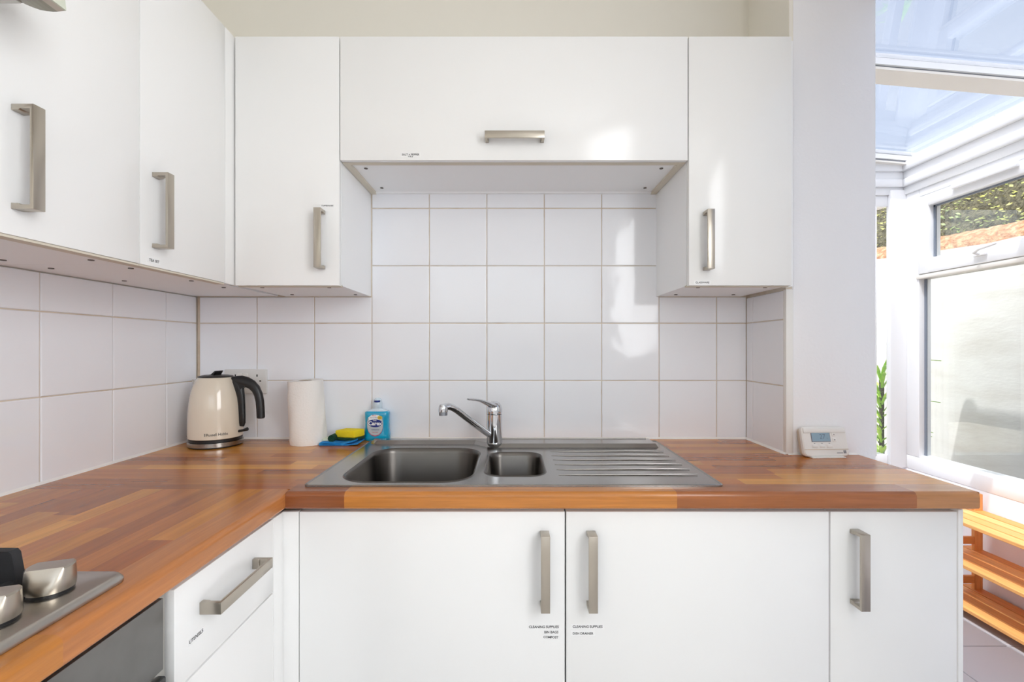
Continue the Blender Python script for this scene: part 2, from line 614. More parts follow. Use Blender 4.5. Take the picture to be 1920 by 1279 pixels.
for b in ((-1.05, -0.98, 0.93, 2.3), (0.98, 1.05, 0.93, 2.3), (-0.03, 0.03, 0.93, 2.3)):
    MB().box(b[0], b[1], -2.5, -2.42, b[2], b[3]).build('frame', M['upvc'], w)
MB().box(-1.05, 1.05, -2.5, -2.42, 0.93, 1.0).build('frame', M['upvc'], w)
MB().box(-1.05, 1.05, -2.5, -2.42, 2.23, 2.3).build('frame', M['upvc'], w)
MB().box(-0.98, 0.98, -2.47, -2.45, 1.0, 2.23).build('pane', M['glass'], w)


# ---- glazed wall tiles, each one a piece of its wall
def cushion(w, h, t=0.0055):
    """tile in local x (width) and z (height), face at y=0 towards -y"""
    b = 0.0022
    L = []
    for ins, y in ((0, t), (0, b * 0.8), (b * 0.4, b * 0.2), (b, 0.0)):
        L.append([(p[0], y, p[1]) for p in ((-w / 2 + ins, -h / 2 + ins), (w / 2 - ins, -h / 2 + ins), (w / 2 - ins, h / 2 - ins), (-w / 2 + ins, h / 2 - ins))])
    return MB().loft(L, smooth=False)


_tiles = {}


def tile(parent, c, w, h, face):
    key = (round(w, 4), round(h, 4))
    if key not in _tiles: _tiles[key] = cushion(w, h).mesh('tile', [M['tile']])
    a, b = random.uniform(-1, 1) * 0.0035, random.uniform(-1, 1) * 0.0035
    rz = {'back': 0, 'left': PI / 2, 'right': -PI / 2}[face]
    return inst('tile', _tiles[key], parent, c, (a, 0, rz + b))


PITCH, G = 0.2025, 0.0030
rows = [R(-0.3208) + k * PITCH for k in range(6)]
# back wall
xs = [-0.494 + PITCH * k for k in range(-4, 8)]
for a, b in zip(xs, xs[1:]):
    a2, b2 = max(a, LEFT_X), min(b, 0.8265)
    if b2 - a2 < 0.01: continue
    for r0 in rows[:5]:
        r1 = r0 + PITCH
        top = R(0.545) if (a2 + b2) / 2 > -0.5 and (a2 + b2) / 2 < 0.52 else CB + 0.001
        r1 = min(r1, top)
        if r1 - r0 < 0.015: continue
        tile(wall_back, ((a2 + b2) / 2, WALL_Y, (r0 + r1) / 2), b2 - a2 - G, r1 - r0 - G, 'back')
# left wall
ys = [1.105 - PITCH * k for k in range(7, 0, -1)] + [1.105, 1.3065, 1.508, WALL_Y]
for a, b in zip(ys, ys[1:]):
    for r0 in rows[:3]:
        r1 = min(r0 + PITCH, CB + 0.001)
        tile(wall_left, (LEFT_X, (a + b) / 2, (r0 + r1) / 2), b - a - G, r1 - r0 - G, 'left')
# right return beside the pillar
ys = [1.428, 1.610, WALL_Y]
for a, b in zip(ys, ys[1:]):
    for r0 in rows[:3]:
        r1 = min(r0 + PITCH, CB - 0.003)
        tile(wall_right, (0.825, (a + b) / 2, (r0 + r1) / 2), b - a - G, r1 - r0 - G, 'right')
MB().box(0.824, 0.8465, 1.411, 1.428, TZ, CB - 0.002, bev=0.003).build('trim_1', M['sealant'], kind='structure')
t2 = struct('trim_2')
MB().prism([(WALL_Y, TZ), (WALL_Y - 0.006, TZ), (WALL_Y, TZ + 0.006)], 'x', LEFT_X, 0.825).build('sealant_bead', M['sealant'], t2)
MB().prism([(LEFT_X, TZ), (LEFT_X + 0.006, TZ), (LEFT_X, TZ + 0.006)], 'y', -0.4, WALL_Y).build('sealant_bead', M['sealant'], t2)
MB().prism([(0.825, TZ), (0.825, TZ + 0.006), (0.819, TZ)], 'y', 1.411, WALL_Y).build('sealant_bead', M['sealant'], t2)
MB().prism([(1.414, TZ), (1.414, TZ + 0.005), (1.409, TZ)], 'x', 0.83, 1.04).build('sealant_bead', M['sealant'], t2)

# ================================================================== CONSERVATORY
WX, EY = 2.33, 2.79
SILL = R(-0.712)
dw = struct('wall_garden')
MB().box(WX, WX + 0.14, -2.5, EY + 0.14, 0, SILL, bev=0.003).build('plaster', M['pillar'], dw)
de = struct('wall_end')
MB().box(1.097, WX, EY, EY + 0.14, 0, SILL).build('plaster', M['pillar'], de)
de['kind'] = 'structure'
post = MB().box(WX - 0.095, WX + 0.10, EY - 0.02, EY + 0.015, SILL, R(0.93), bev=0.006).build('trim_3', M['upvc'], kind='structure')

bay = [EY - 0.02, 1.76, 0.78, -0.2, -1.3, -2.38]


def side_window(n, y1, y0, detail):
    """one bay of the side glazing between y1 (far) and y0 (near): fixed pane below, hinged vent above"""
    w = struct('window_%d' % n, (WX, y1, SILL))
    fx0, fx1 = WX - 0.002, WX + 0.068
    s, h = R(-0.62), R(0.86)
    fr = MB()
    fr.box(fx0, fx1, y0, y1, SILL, s - 0.012, bev=0.004)                      # bottom rail
    fr.prism([(fx0, s - 0.02), (fx0 + 0.022, s), (fx1, s), (fx1, s - 0.02)], 'y', y0 + 0.02, y1 - 0.01)
    fr.build('bottom_rail', M['upvc'], w)
    MB().box(fx0, fx1, y1 - 0.086, y1, s - 0.012, R(0.90), bev=0.004).build('jamb', M['upvc'], w)
    MB().box(fx0, fx1, y0, y0 + 0.06, s - 0.012, R(0.90), bev=0.004).build('jamb', M['upvc'], w)
    MB().box(fx0, fx1, y0 + 0.06, y1 - 0.086, h, R(0.90), bev=0.004).build('head_rail', M['upvc'], w)
    MB().box(fx0 - 0.008, fx1, y0 + 0.05, y1 - 0.072, R(0.388), R(0.412), bev=0.004).build('transom', M['rafter'], w)
    MB().box(fx0 + 0.03, fx0 + 0.036, y1 - 0.100, y1 - 0.086, s, R(0.388)).build('gasket', M['gasket'], w)
    MB().box(fx0 + 0.031, fx0 + 0.049, y0 + 0.06, y1 - 0.090, s, R(0.388)).build('pane', M['glass'], w)
    # vent sash
    v = MB()
    a, b = y0 + 0.06, y1 - 0.088
    v.box(fx0 - 0.012, fx1 - 0.01, a + 0.06, b - 0.06, R(0.414), R(0.497), bev=0.006)
    v.box(fx0 - 0.012, fx1 - 0.01, a + 0.06, b - 0.06, R(0.789), R(0.853), bev=0.006)
    v.box(fx0 - 0.012, fx1 - 0.01, a, a + 0.07, R(0.414), R(0.853), bev=0.006)
    v.box(fx0 - 0.012, fx1 - 0.01, b - 0.07, b, R(0.414), R(0.853), bev=0.006)
    sash = v.build('vent_sash', M['upvc'], w)
    g = MB()
    g.box(fx0 + 0.018, fx0 + 0.026, b - 0.082, b - 0.07, R(0.497), R(0.789))
    g.box(fx0 + 0.018, fx0 + 0.026, a + 0.07, b - 0.07, R(0.780), R(0.789))
    g.build('gasket', M['gasket'], sash)
    MB().box(fx0 + 0.02, fx0 + 0.038, a + 0.065, b - 0.065, R(0.49), R(0.795)).build('pane', M['glass'], sash)
    if detail:
        hd = MB()
        hy, hz = 2.32, R(0.462)
        hd.box(fx0 - 0.024, fx0 - 0.011, hy - 0.035, hy + 0.03, hz - 0.012, hz + 0.010, bev=0.004)
        hd.tube([(fx0 - 0.02, hy, hz), (fx0 - 0.045, hy, hz + 0.006), (fx0 - 0.052, hy - 0.03, hz + 0.018), (fx0 - 0.05, hy - 0.115, hz + 0.028)], [0.009, 0.009, 0.008, 0.006], 10)
        hd.build('handle', M['upvc'], sash)
        MB().box(fx0 - 0.03, fx0 - 0.012, 2.14, 2.46, R(0.825), R(0.852), bev=0.004).build('trickle_vent', M['upvc'], sash)
    return w


for k in range(5):
    side_window([1, 2, 6, 7, 8][k], bay[k], bay[k + 1], k == 0)

# end glazing
w3 = struct('window_3', (1.7, EY, SILL))
e = MB()
e.box(1.097, WX - 0.095, EY + 0.0, EY + 0.07, SILL, R(-0.64), bev=0.004)
e.box(1.097, WX - 0.095, EY + 0.0, EY + 0.07, R(0.835), R(0.90), bev=0.004)
e.build('rail', M['upvc'], w3)
for x0, x1 in ((2.12, 2.170), (1.56, 1.62), (1.10, 1.15)):
    MB().box(x0, x1, EY, EY + 0.07, R(-0.65), R(0.84), bev=0.003).build('mullion', M['upvc'], w3)
for x0, x1 in ((2.165, 2.36), (1.61, 2.13), (1.14, 1.57)):
    MB().box(x0, x1, EY + 0.03, EY + 0.048, R(-0.65), R(0.84)).build('pane', M['glass'], w3)
MB().box(2.171, 2.180, EY + 0.02, EY + 0.03, R(-0.64), R(0.835)).build('gasket', M['gasket'], w3)

# eaves beams, stepped profile
eb = struct('trim_4')
for z0, z1, d in ((0.90, 0.945, 0.012), (0.945, 0.99, 0.028), (0.99, 1.035, 0.02), (1.035, 1.085, 0.036), (1.085, 1.11, 0.010)):
    MB().box(WX - d, WX + 0.12, -2.45, EY + 0.04, R(z0), R(z1), bev=0.005).build('eaves_step', M['upvc'], eb)
    MB().box(1.097, WX - d, EY - d, EY + 0.04, R(z0), R(z1), bev=0.005).build('eaves_step', M['upvc'], eb)

# lean-to roof: rafters and tinted panes
SL = 0.088


def roofz(x): return R(1.112) + SL * (WX - x)


rf = struct('roof')
for yc in (EY - 0.01, 1.965, 1.10, 0.23, -0.64, -1.5, -2.36):
    def strip(y0, y1, dz0, dz1, mt, nm, par):
        x0, x1 = 1.10, WX + 0.14
        vs = []
        for x in (x0, x1):
            for y, dz in ((y0, dz0), (y1, dz0), (y1, dz1), (y0, dz1)):
                vs.append((x, y, roofz(x) + dz))
        return MB().add(vs, [(0, 1, 2, 3), (7, 6, 5, 4), (0, 4, 5, 1), (1, 5, 6, 2), (2, 6, 7, 3), (3, 7, 4, 0)]).build(nm, mt, par)
    r = strip(yc - 0.05, yc + 0.05, -0.05, -0.040, M['rafter'], 'rafter', rf)
    strip(yc - 0.036, yc + 0.036, -0.041, -0.024, M['alu'], 'groove', r)
    strip(yc - 0.046, yc + 0.046, -0.026, 0.0, M['upvc'], 'glazing_bar', r)
    strip(yc - 0.03, yc + 0.03, 0.012, 0.03, M['upvc'], 'cap', r)
ry = [EY + 0.03, 1.965, 1.10, 0.23, -0.64, -1.5, -2.45]
for a, b in zip(ry, ry[1:]):
    x0, x1 = 1.10, WX + 0.13
    vs = []
    for x in (x0, x1):
        for y, dz in ((b, 0.0), (a, 0.0), (a, 0.012), (b, 0.012)):
            vs.append((x, y, roofz(x) + dz))
    MB().add(vs, [(0, 1, 2, 3), (7, 6, 5, 4), (0, 4, 5, 1), (1, 5, 6, 2), (2, 6, 7, 3), (3, 7, 4, 0)]).build('roof_pane', M['roofglass'], rf)
MB().box(0.98, 1.10, -2.5, 1.42, R(1.05), CEIL + 0.16).build('trim_5', M['ceiling'], kind='structure')   # lintel over the opening

# ---- outside: ground, boundary wall, hedge, yucca
MB().box(-4, 9, EY + 0.1, 9, -0.35, -0.2).build('ground', M['earth'], kind='structure')
MB().box(2.44, 9, -6, EY + 0.2, -0.35, -0.2).build('ground', M['earth'], kind='structure')
BX = 3.0


def boundary(y): return R(0.645 + (y - 2.75) * 0.062)


bw = struct('wall_boundary')
n = 60
Y0, Y1 = -4.0, 7.0
vs = []
for k in range(n + 1):
    y = Y0 + (Y1 - Y0) * k / n
    z = boundary(max(y, 1.0)) + 0.006 * math.sin(k * 2.1) + 0.005 * math.sin(k * 5.3)
    vs += [(BX, y, -0.3), (BX + 0.25, y, -0.3), (BX + 0.25, y, z), (BX, y, z)]
fs = [(0, 1, 2, 3), (4 * n + 3, 4 * n + 2, 4 * n + 1, 4 * n)]
for k in range(n):
    a = 4 * k
    for i in range(4):
        fs.append((a + i, a + 4 + i, a + 4 + (i + 1) % 4, a + (i + 1) % 4))
MB().add(vs, fs).build('render_face', M['render'], bw)
# rough tan bank of rubble along its top
mb = MB()
ny, nx = 240, 9
vs, fs = [], []
rg = random.Random(3)
for k in range(ny + 1):
    y = Y0 + (Y1 - Y0) * k / ny
    for i in range(nx + 1):
        t = i / nx
        x = BX + 0.012 + 0.30 * t ** 1.4
        z = boundary(max(y, 1.0)) - 0.02 + 0.15 * math.sin(min(t * 1.5, 1) * PI / 2) + rg.uniform(-0.008, 0.008)
        vs.append((x + rg.uniform(-0.006, 0.006), y, z))
for k in range(ny):
    for i in range(nx):
        a = k * (nx + 1) + i
        fs.append((a, a + 1, a + nx + 2, a + nx + 1))
mb.add(vs, fs, 0, True).build('rubble_top', M['stone'], bw)

# hedge: one dark mass with a skin of leaves
hg = bpy.data.objects.new('hedge', None)
COL.objects.link(hg)
hg.location = (3.6, 3.4, R(0.7))
ORG[hg] = Vector(hg.location)
tag(hg, 'sunlit green hedge growing above the tan wall top outside the window', 'hedge')
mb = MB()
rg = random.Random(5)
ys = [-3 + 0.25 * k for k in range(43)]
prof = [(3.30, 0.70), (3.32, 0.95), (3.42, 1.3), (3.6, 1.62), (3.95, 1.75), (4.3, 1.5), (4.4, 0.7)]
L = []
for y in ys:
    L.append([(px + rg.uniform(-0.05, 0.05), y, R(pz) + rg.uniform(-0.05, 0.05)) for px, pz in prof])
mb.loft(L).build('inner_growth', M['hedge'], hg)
mb = MB()
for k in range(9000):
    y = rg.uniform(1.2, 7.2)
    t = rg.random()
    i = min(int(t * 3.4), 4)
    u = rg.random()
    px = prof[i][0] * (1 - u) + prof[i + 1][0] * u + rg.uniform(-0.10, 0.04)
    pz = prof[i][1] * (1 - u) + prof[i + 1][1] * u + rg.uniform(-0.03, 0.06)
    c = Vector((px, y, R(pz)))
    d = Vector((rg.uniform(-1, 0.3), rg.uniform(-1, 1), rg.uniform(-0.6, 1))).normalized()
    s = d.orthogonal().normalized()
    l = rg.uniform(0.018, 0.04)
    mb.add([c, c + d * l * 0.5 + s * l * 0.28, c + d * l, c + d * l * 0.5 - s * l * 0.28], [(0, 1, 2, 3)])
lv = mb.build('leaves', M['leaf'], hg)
lv['kind'] = 'stuff'

yu = thing('yucca_plant', 'spiky green yucca plant outside, seen in the narrow end pane beside the pillar', 'plant', (2.52, 3.2, -0.2))
MB().tube([(2.52, 3.2, -0.2), (2.525, 3.205, 0.25), (2.52, 3.2, 1.02)], [0.022, 0.018, 0.015], 10).build('stem', M['hedge'], yu)
rg = random.Random(11)
for k in range(60):
    a = rg.uniform(0.35 * PI, 1.75 * PI)
    h = 0.35 + 0.72 * k / 60
    up = rg.uniform(0.35, 1.25)
    l = rg.uniform(0.28, 0.40)
    c = Vector((2.52, 3.2, h))
    d = Vector((math.cos(a), math.sin(a), 0))
    sd = Vector((-d.y, d.x, 0))
    pts = []
    for i in range(6):
        t = i / 5
        p = c + d * l * t * math.cos(up * (1 - 0.35 * t)) + Vector((0, 0, 1)) * l * t * math.sin(up) * (1 - 0.45 * t * t)
        wdt = 0.0095 * math.sin(PI * (0.12 + 0.88 * t)) + 0.001
        pts.append((p - sd * wdt, p + Vector((0, 0, -0.004)), p + sd * wdt))
    vs = [q for tr in pts for q in tr]
    fs = []
    for i in range(5):
        b = 3 * i
        fs += [(b, b + 1, b + 4, b + 3), (b + 1, b + 2, b + 5, b + 4)]
    MB().add(vs, fs, 0, True).build('leaf', M['yucca'], yu)


# ================================================================== HANDLES AND STICKERS
def handle_mesh():
    """bow handle: length along z, centred; door face at y=0, sticks out to -y"""
    L, Wd, D, T = 0.168, 0.020, 0.036, 0.006
    h = L / 2
    out = [(0, h), (-D, h), (-D, -h), (0, -h)]
    inn = []
    # inner outline with rounded foot ends
    inn += [(0, -h + 0.010), (-0.006, -h + 0.0095)]
    for i in range(5):
        t = PI / 2 * i / 4
        inn.append((-0.010 - 0.004 * math.sin(t), -h + 0.0095 - 0.0025 * (1 - math.cos(t))))
    inn += [(-D + T, -h + 0.007), (-D + T, h - 0.007)]
    for i in range(5):
        t = PI / 2 * (1 - i / 4)
        inn.append((-0.010 - 0.004 * math.sin(t), h - 0.0095 + 0.0025 * (1 - math.cos(t))))
    inn += [(-0.006, h - 0.0095), (0, h - 0.010)]
    bm = bmesh.new()
    poly = out[::1] + inn
    f = [bm.verts.new((-Wd / 2, y, z)) for y, z in poly]
    face = bm.faces.new(f)
    ex = bmesh.ops.extrude_face_region(bm, geom=[face])
    bmesh.ops.translate(bm, vec=(Wd, 0, 0), verts=[v for v in ex['geom'] if isinstance(v, bmesh.types.BMVert)])
    bmesh.ops.recalc_face_normals(bm, faces=bm.faces[:])
    edges = [e for e in bm.edges if len(e.link_faces) == 2 and e.calc_face_angle(0) > 0.6]
    bmesh.ops.bevel(bm, geom=edges, offset=0.0007, segments=2, profile=0.5, affect='EDGES', clamp_overlap=True)
    return MB().bm(bm, 0, True).mesh('handle', [M['nickel']])


HM = handle_mesh()


def handle(door, c, face='back', horizontal=False):
    rz = 0 if face == 'back' else PI / 2      # 'left': the door faces +x
    if horizontal:
        rot = (Matrix.Rotation(rz, 3, 'Z') @ Matrix.Rotation(PI / 2, 3, 'Y')).to_euler()
    else:
        rot = (0, 0, rz)
    o = inst('handle', HM, door, c, rot)
    return o


def sticker(door, c, s, width, face='back', align='CENTER', bold=0.022, pad=0.0035, tilt=0.0):
    """small printed paper label stuck on a door; c is its middle"""
    vs, fs = text(s, 0.01, bold, 'CENTER')
    k = width / twidth(vs)
    w2, h2 = width / 2 + pad, 0.0048 * width / twidth(vs) / 1.0 + pad * 0.5
    ca, sa = math.cos(tilt), math.sin(tilt)

    def P(x, y, d):
        x, y = x * ca - y * sa, x * sa + y * ca
        return (c[0] + x, c[1] - d, c[2] + y) if face == 'back' else (c[0] + d, c[1] + x, c[2] + y)
    mb = MB()
    b = [P(x, y, d) for d in (0.0, 0.0003) for x, y in ((-w2, -h2), (w2, -h2), (w2, h2), (-w2, h2))]
    mb.add(b, [(0, 3, 2, 1), (4, 5, 6, 7), (0, 1, 5, 4), (1, 2, 6, 5), (2, 3, 7, 6), (3, 0, 4, 7)], 0)
    mb.add([P(v[0] * k, v[1] * k, 0.0005) for v in vs], fs, 1)
    return mb.build('label_sticker', [M['sticker'], M['ink']], door)


def screws(unit, pts, z):
    for x, y in pts:
        MB().lathe([(0.0055, -0.0012), (0.0055, 0.001)], (x, y, z), 14).build('screw_cap', M['screw'], unit)


# ================================================================== WALL CABINETS
FY, DT = 1.350, 0.018         # front plane of the back run's wall cabinets, door thickness
DB, DTOP = CB + 0.001, CT


def wall_cab_back(label, x0, x1, z0, z1, side_vis):
    t = thing('wall_cabinet', label, 'cabinet', ((x0 + x1) / 2, WALL_Y, z0), 'white gloss wall cabinets')
    c = MB()
    c.box(x0 + 0.0005, x1 - 0.0005, FY + DT + 0.002, WALL_Y + 0.008, z0 + 0.002, z1)
    c.build('carcass', M['carcass'], t)
    return t


# left of the back run
c1 = wall_cab_back('tall white wall cabinet in the back left corner, handle at its right', -0.7975, -0.4965, CB, CT, 1)
d = MB().box(-0.7965, -0.4975, FY, FY + DT, DB, DTOP, bev=0.0012).build('door', M['door'], c1)
handle(d, (-0.5465, FY, R(0.308)))
sticker(d, (-0.531, FY, R(0.4065)), 'TUPPERWARE', 0.034)
MB().box(-0.797, -0.497, FY + DT, FY + DT + 0.012, CB - 0.001, CB + 0.004).build('front_edge', M['edge'], c1)
screws(c1, [(-0.745, 1.40), (-0.545, 1.40), (-0.745, 1.59), (-0.53, 1.59)], CB + 0.0015)

# bridging cabinet with the lift-up door
bz = R(0.537)
c2 = thing('wall_cabinet', 'wide white wall cabinet bridging over the sink, lift-up door with one horizontal handle', 'cabinet', (0.005, WALL_Y, bz), 'white gloss wall cabinets')
c = MB()
c.box(-0.477, 0.488, FY + DT + 0.020, WALL_Y + 0.008, bz + 0.008, bz + 0.03)
c.box(-0.495, 0.5065, WALL_Y - 0.01, WALL_Y + 0.008, bz + 0.002, CT)
c.box(-0.495, 0.5065, FY + DT + 0.002, WALL_Y, CT - 0.02, CT)
c.build('carcass', M['carcass'], c2)
for x0, x1 in ((-0.4955, -0.477), (0.488, 0.5068)):
    MB().box(x0, x1, FY + DT + 0.002, WALL_Y + 0.008, bz + 0.0005, CT - 0.01).build('side_panel', M['edge'], c2)
MB().box(-0.477, 0.488, FY + DT + 0.002, FY + DT + 0.021, bz + 0.001, bz + 0.03).build('front_edge', M['edge'], c2)
d = MB().box(-0.4945, 0.5057, FY, FY + DT, bz + 0.001, DTOP, bev=0.0012).build('door', M['door'], c2)
handle(d, (0.0075, FY, R(0.597)), 'back', True)
sticker(d, (-0.2916, FY, R(0.5535)), 'SALT + PEPPER', 0.050)
sticker(d, (-0.2916, FY - 0.0004, R(0.5478)), 'OILS', 0.014, pad=0.001)
screws(c2, [(-0.445, 1.43), (0.455, 1.43), (-0.445, 1.605), (0.455, 1.605)], bz + 0.0075)

# right of the back run
c3 = wall_cab_back('tall white wall cabinet against the white pillar, handle at its left', 0.5075, 0.806, CB, CT, 0)
d = MB().box(0.509, 0.8042, FY, FY + DT, DB, DTOP, bev=0.0012).build('door', M['door'], c3)
handle(d, (0.5585, FY, R(0.304)))
sticker(d, (0.5475, FY, R(0.1855)), 'GLASSWARE', 0.040)
MB().box(0.8065, 0.8205, FY + 0.02, 1.4, CB + 0.001, CT).build('filler_strip', M['carcass'], c3)
MB().box(0.508, 0.806, FY + DT, FY + DT + 0.012, CB - 0.001, CB + 0.004).build('front_edge', M['edge'], c3)
screws(c3, [(0.555, 1.40), (0.755, 1.40), (0.555, 1.59), (0.75, 1.59)], CB + 0.0015)

# on the left wall
FX = -0.80


def wall_cab_left(label, y0, y1, hy, extra=False):
    t = thing('wall_cabinet', label, 'cabinet', (LEFT_X, (y0 + y1) / 2, CB), 'white gloss wall cabinets')
    ye = 1.645 if extra else y1 - 0.0005
    MB().box(LEFT_X - 0.008, FX - DT - 0.002, y0 + 0.0005, ye, CB + 0.002, CT).build('carcass', M['carcass'], t)
    d = MB().box(FX - DT, FX, y0 + 0.0013, y1 - 0.0013, DB + 0.002, DTOP, bev=0.0012).build('door', M['door'], t)
    MB().box(FX - DT - 0.008, FX - 0.002, y0 + 0.001, y1 - 0.001, CB - 0.0015, CB + 0.0025).build('front_edge', M['edge'], t)
    handle(d, (FX, hy, R(0.305)), 'left')
    screws(t, [(-0.86, y0 + 0.05), (-0.86, y1 - 0.05), (-1.04, y0 + 0.05), (-1.04, y1 - 0.05)], CB + 0.0015)
    return t, d


c4, d = wall_cab_left('nearest white wall cabinet on the left wall, beside the cooker hood', 0.709, 1.009, 0.759)
c5, d = wall_cab_left('second white wall cabinet on the left wall, marked TEA SET', 1.009, 1.309, 1.0525, True)
sticker(d, (FX, 1.049, R(0.1925)), 'TEA SET', 0.030, 'left')
MB().box(FX - 0.018, FX, 1.3105, FY + DT, DB + 0.001, DTOP, bev=0.0012).build('corner_post', M['door'], c5)
screws(c5, [(-0.86, 1.40)], CB + 0.0015)

# ================================================================== BASE UNITS
BY = 1.061                     # front plane of the back run's base doors
BT, BB = R(-0.372), 0.16       # top and bottom of the doors
WU = R(-0.361)                 # worktop underside


def base_back(label, x0, x1, dx0, dx1):
    t = thing('base_cabinet', label, 'cabinet', ((x0 + x1) / 2, 1.35, 0), 'white gloss base cabinets')
    c = MB()
    if x0 < 0.5:               # the sink bowls hang inside these
        for xa, xb in ((x0 + 0.001, x0 + 0.017), (x1 - 0.017, x1 - 0.001)):
            c.box(xa, xb, BY + DT + 0.002, 1.655, 0.14, WU - 0.001)
        c.box(x0 + 0.017, x1 - 0.017, BY + DT + 0.002, 1.655, 0.14, 0.158)
        c.box(x0 + 0.017, x1 - 0.017, 1.64, 1.655, 0.158, 0.6)
        c.box(x0 + 0.017, x1 - 0.017, BY + DT + 0.002, BY + DT + 0.018, WU - 0.06, WU - 0.001)
    else:
        c.box(x0 + 0.001, x1 - 0.001, BY + DT + 0.002, 1.40, 0.14, WU - 0.001)
    c.build('carcass', M['carcass'], t)
    MB().box(x0 + 0.001, x1 - 0.001, BY + 0.05, BY + 0.066, 0, 0.14).build('plinth', M['carcass'], t)
    d = MB().box(dx0, dx1, BY, BY + DT, BB, BT, bev=0.0012).build('door', M['door'], t)
    return t, d


b1, d = base_back('white base cabinet under the main sink bowl, three stickers, handle at its right', -0.482, 0.1206, -0.4805, 0.1193)
handle(d, (0.0735, BY, R(-0.4985)))
for s, wd, yy in (('CLEANING SUPPLIES', 0.0675, -0.6325), ('BIN BAGS', 0.0315, -0.6445), ('COMPOST', 0.0335, -0.6560)):
    sticker(d, (0.1055 - wd / 2 - (0.001 if wd < 0.04 else 0), BY, R(yy)), s, wd, tilt=-0.03 if s == 'COMPOST' else 0)
b2, d = base_back('white base cabinet under the drainer, two stickers, handle at its left', 0.1218, 0.7175, 0.1227, 0.7165)
handle(d, (0.178, BY, R(-0.4985)))
for s, wd, yy in (('CLEANING SUPPLIES', 0.0675, -0.6320), ('DISH DRAINER', 0.0465, -0.6475)):
    sticker(d, (0.137 + wd / 2, BY, R(yy)), s, wd)
b3, d = base_back('narrow white base cabinet at the open right end of the run', 0.719, 1.007, 0.7202, 1.0058)
handle(d, (0.7735, BY, R(-0.4945)))
ep = MB().box(1.0072, 1.0185, BY - 0.002, 1.412, 0.0, BT + 0.006, bev=0.001).build('end_panel', M['door'], b3)

# corner and left run
LX = -0.517
cp = thing('corner_post', 'white corner filler post between the drawer unit and sink cabinet', 'filler', (-0.5, 1.05, 0))
MB().box(-0.520, -0.483, BY, BY + DT, 0.02, BT, bev=0.001).build('back_face', M['door'], cp)
MB().box(LX - DT, LX, 1.0185, BY - 0.0005, 0.02, BT, bev=0.001).build('left_face', M['door'], cp)
du = thing('drawer_cabinet', 'white drawer cabinet on the left run, marked UTENSILS', 'cabinet', (-0.8, 0.87, 0), 'white gloss base cabinets')
MB().box(-1.10, LX - DT - 0.002, 0.718, 1.60, 0.14, WU - 0.001).build('carcass', M['carcass'], du)
MB().box(LX - 0.066, LX - 0.05, 0.72, 1.03, 0, 0.14).build('plinth', M['carcass'], du)
zt = R(-0.372)
for k, (za, zb) in enumerate(((R(-0.5295), zt), (0.16, R(-0.533)))):
    dr = MB().box(LX - DT, LX, 0.7185, 1.0165, za, zb, bev=0.0012).build('door' if k else 'drawer', M['door'], du)
    handle(dr, (LX, 0.765, R(-0.69)) if k else (LX, 0.86, R(-0.4326)), 'left', not k)
    if k == 0:
        sticker(dr, (LX, 0.768, R(-0.4735)), 'UTENSILS', 0.034, 'left', pad=0.003)

ov = thing('oven', 'built-in oven with dark steel control panel under the left worktop', 'oven', (-0.8, 0.41, 0.1))
MB().box(-1.08, LX - 0.022, 0.118, 0.714, 0.0, WU - 0.004).build('housing', M['oven_frame'], ov)
MB().box(LX - 0.022, LX - 0.012, 0.118, 0.7155, 0.16, BT + 0.002, bev=0.001).build('frame', M['oven_frame'], ov)
MB().box(LX - 0.012, LX - 0.001, 0.122, 0.698, R(-0.479), R(-0.3725), bev=0.0015).build('control_panel', M['oven_panel'], ov)
od = MB().box(LX - 0.012, LX + 0.002, 0.124, 0.700, 0.18, R(-0.489), bev=0.003).build('door', M['oven_glass'], ov)
hb = MB()
hb.box(LX + 0.002, LX + 0.045, 0.668, 0.682, R(-0.520), R(-0.494), bev=0.002)
hb.box(LX + 0.002, LX + 0.045, 0.145, 0.159, R(-0.520), R(-0.494), bev=0.002)
hb.box(LX + 0.036, LX + 0.05, 0.130, 0.690, R(-0.518), R(-0.498), bev=0.004)
hb.build('handle', M['oven_frame'], od)

# ================================================================== WORKTOP: butcher's-block staves
wt = thing('worktop', 'L-shaped wooden butcher block worktop with rounded front edge', 'worktop', (0, 1.35, WU))
PAL = [srgb(192, 126, 68), srgb(182, 114, 58), srgb(202, 138, 74), srgb(168, 102, 54), srgb(166, 102, 58), srgb(196, 130, 66),
       srgb(210, 148, 80), srgb(186, 118, 66), srgb(172, 104, 60), srgb(194, 132, 72)]
PAL = [((c[0] * 1.7) ** 1.3 * 0.55, (c[1] * 1.7) ** 1.3 * 0.64, (c[2] * 1.7) ** 1.3 * 0.46, 1) for c in PAL]   # wider spread of tones
DARKC, MIDC, GOLD = srgb(140, 80, 44), srgb(158, 96, 54), srgb(190, 122, 56)
WR = 1.040
rg = random.Random(21)


def edge_profile(front, back, sgn):
    """rounded front edge: list of (depth coordinate, z); front is the outer face, sgn the outward direction"""
    r1, r2 = 0.011, 0.006
    pts = [(back, WU), (back, TZ)]
    for i in range(13):
        t = PI / 2 * i / 12
        pts.append((front - sgn * r1 + sgn * r1 * math.sin(t), TZ - r1 + r1 * math.cos(t)))
    for i in range(4):
        t = PI / 2 * i / 3
        pts.append((front - sgn * r2 + sgn * r2 * math.cos(t), WU + r2 - r2 * math.sin(t)))
    return pts


def stave_obj(mb, colr, m):
    o = mb.build('stave', m, wt)
    o.color = colr
    return o


FRONT = 1.043
# back run, front row
for a, b, c in ((-0.504, -0.373, DARKC), (-0.373, 0.367, GOLD), (0.367, 0.90, MIDC), (0.90, WR, srgb(186, 130, 82))):
    stave_obj(MB().prism(edge_profile(FRONT, 1.105, -1), 'x', a, b, 0, False), c, M['wood_x'])


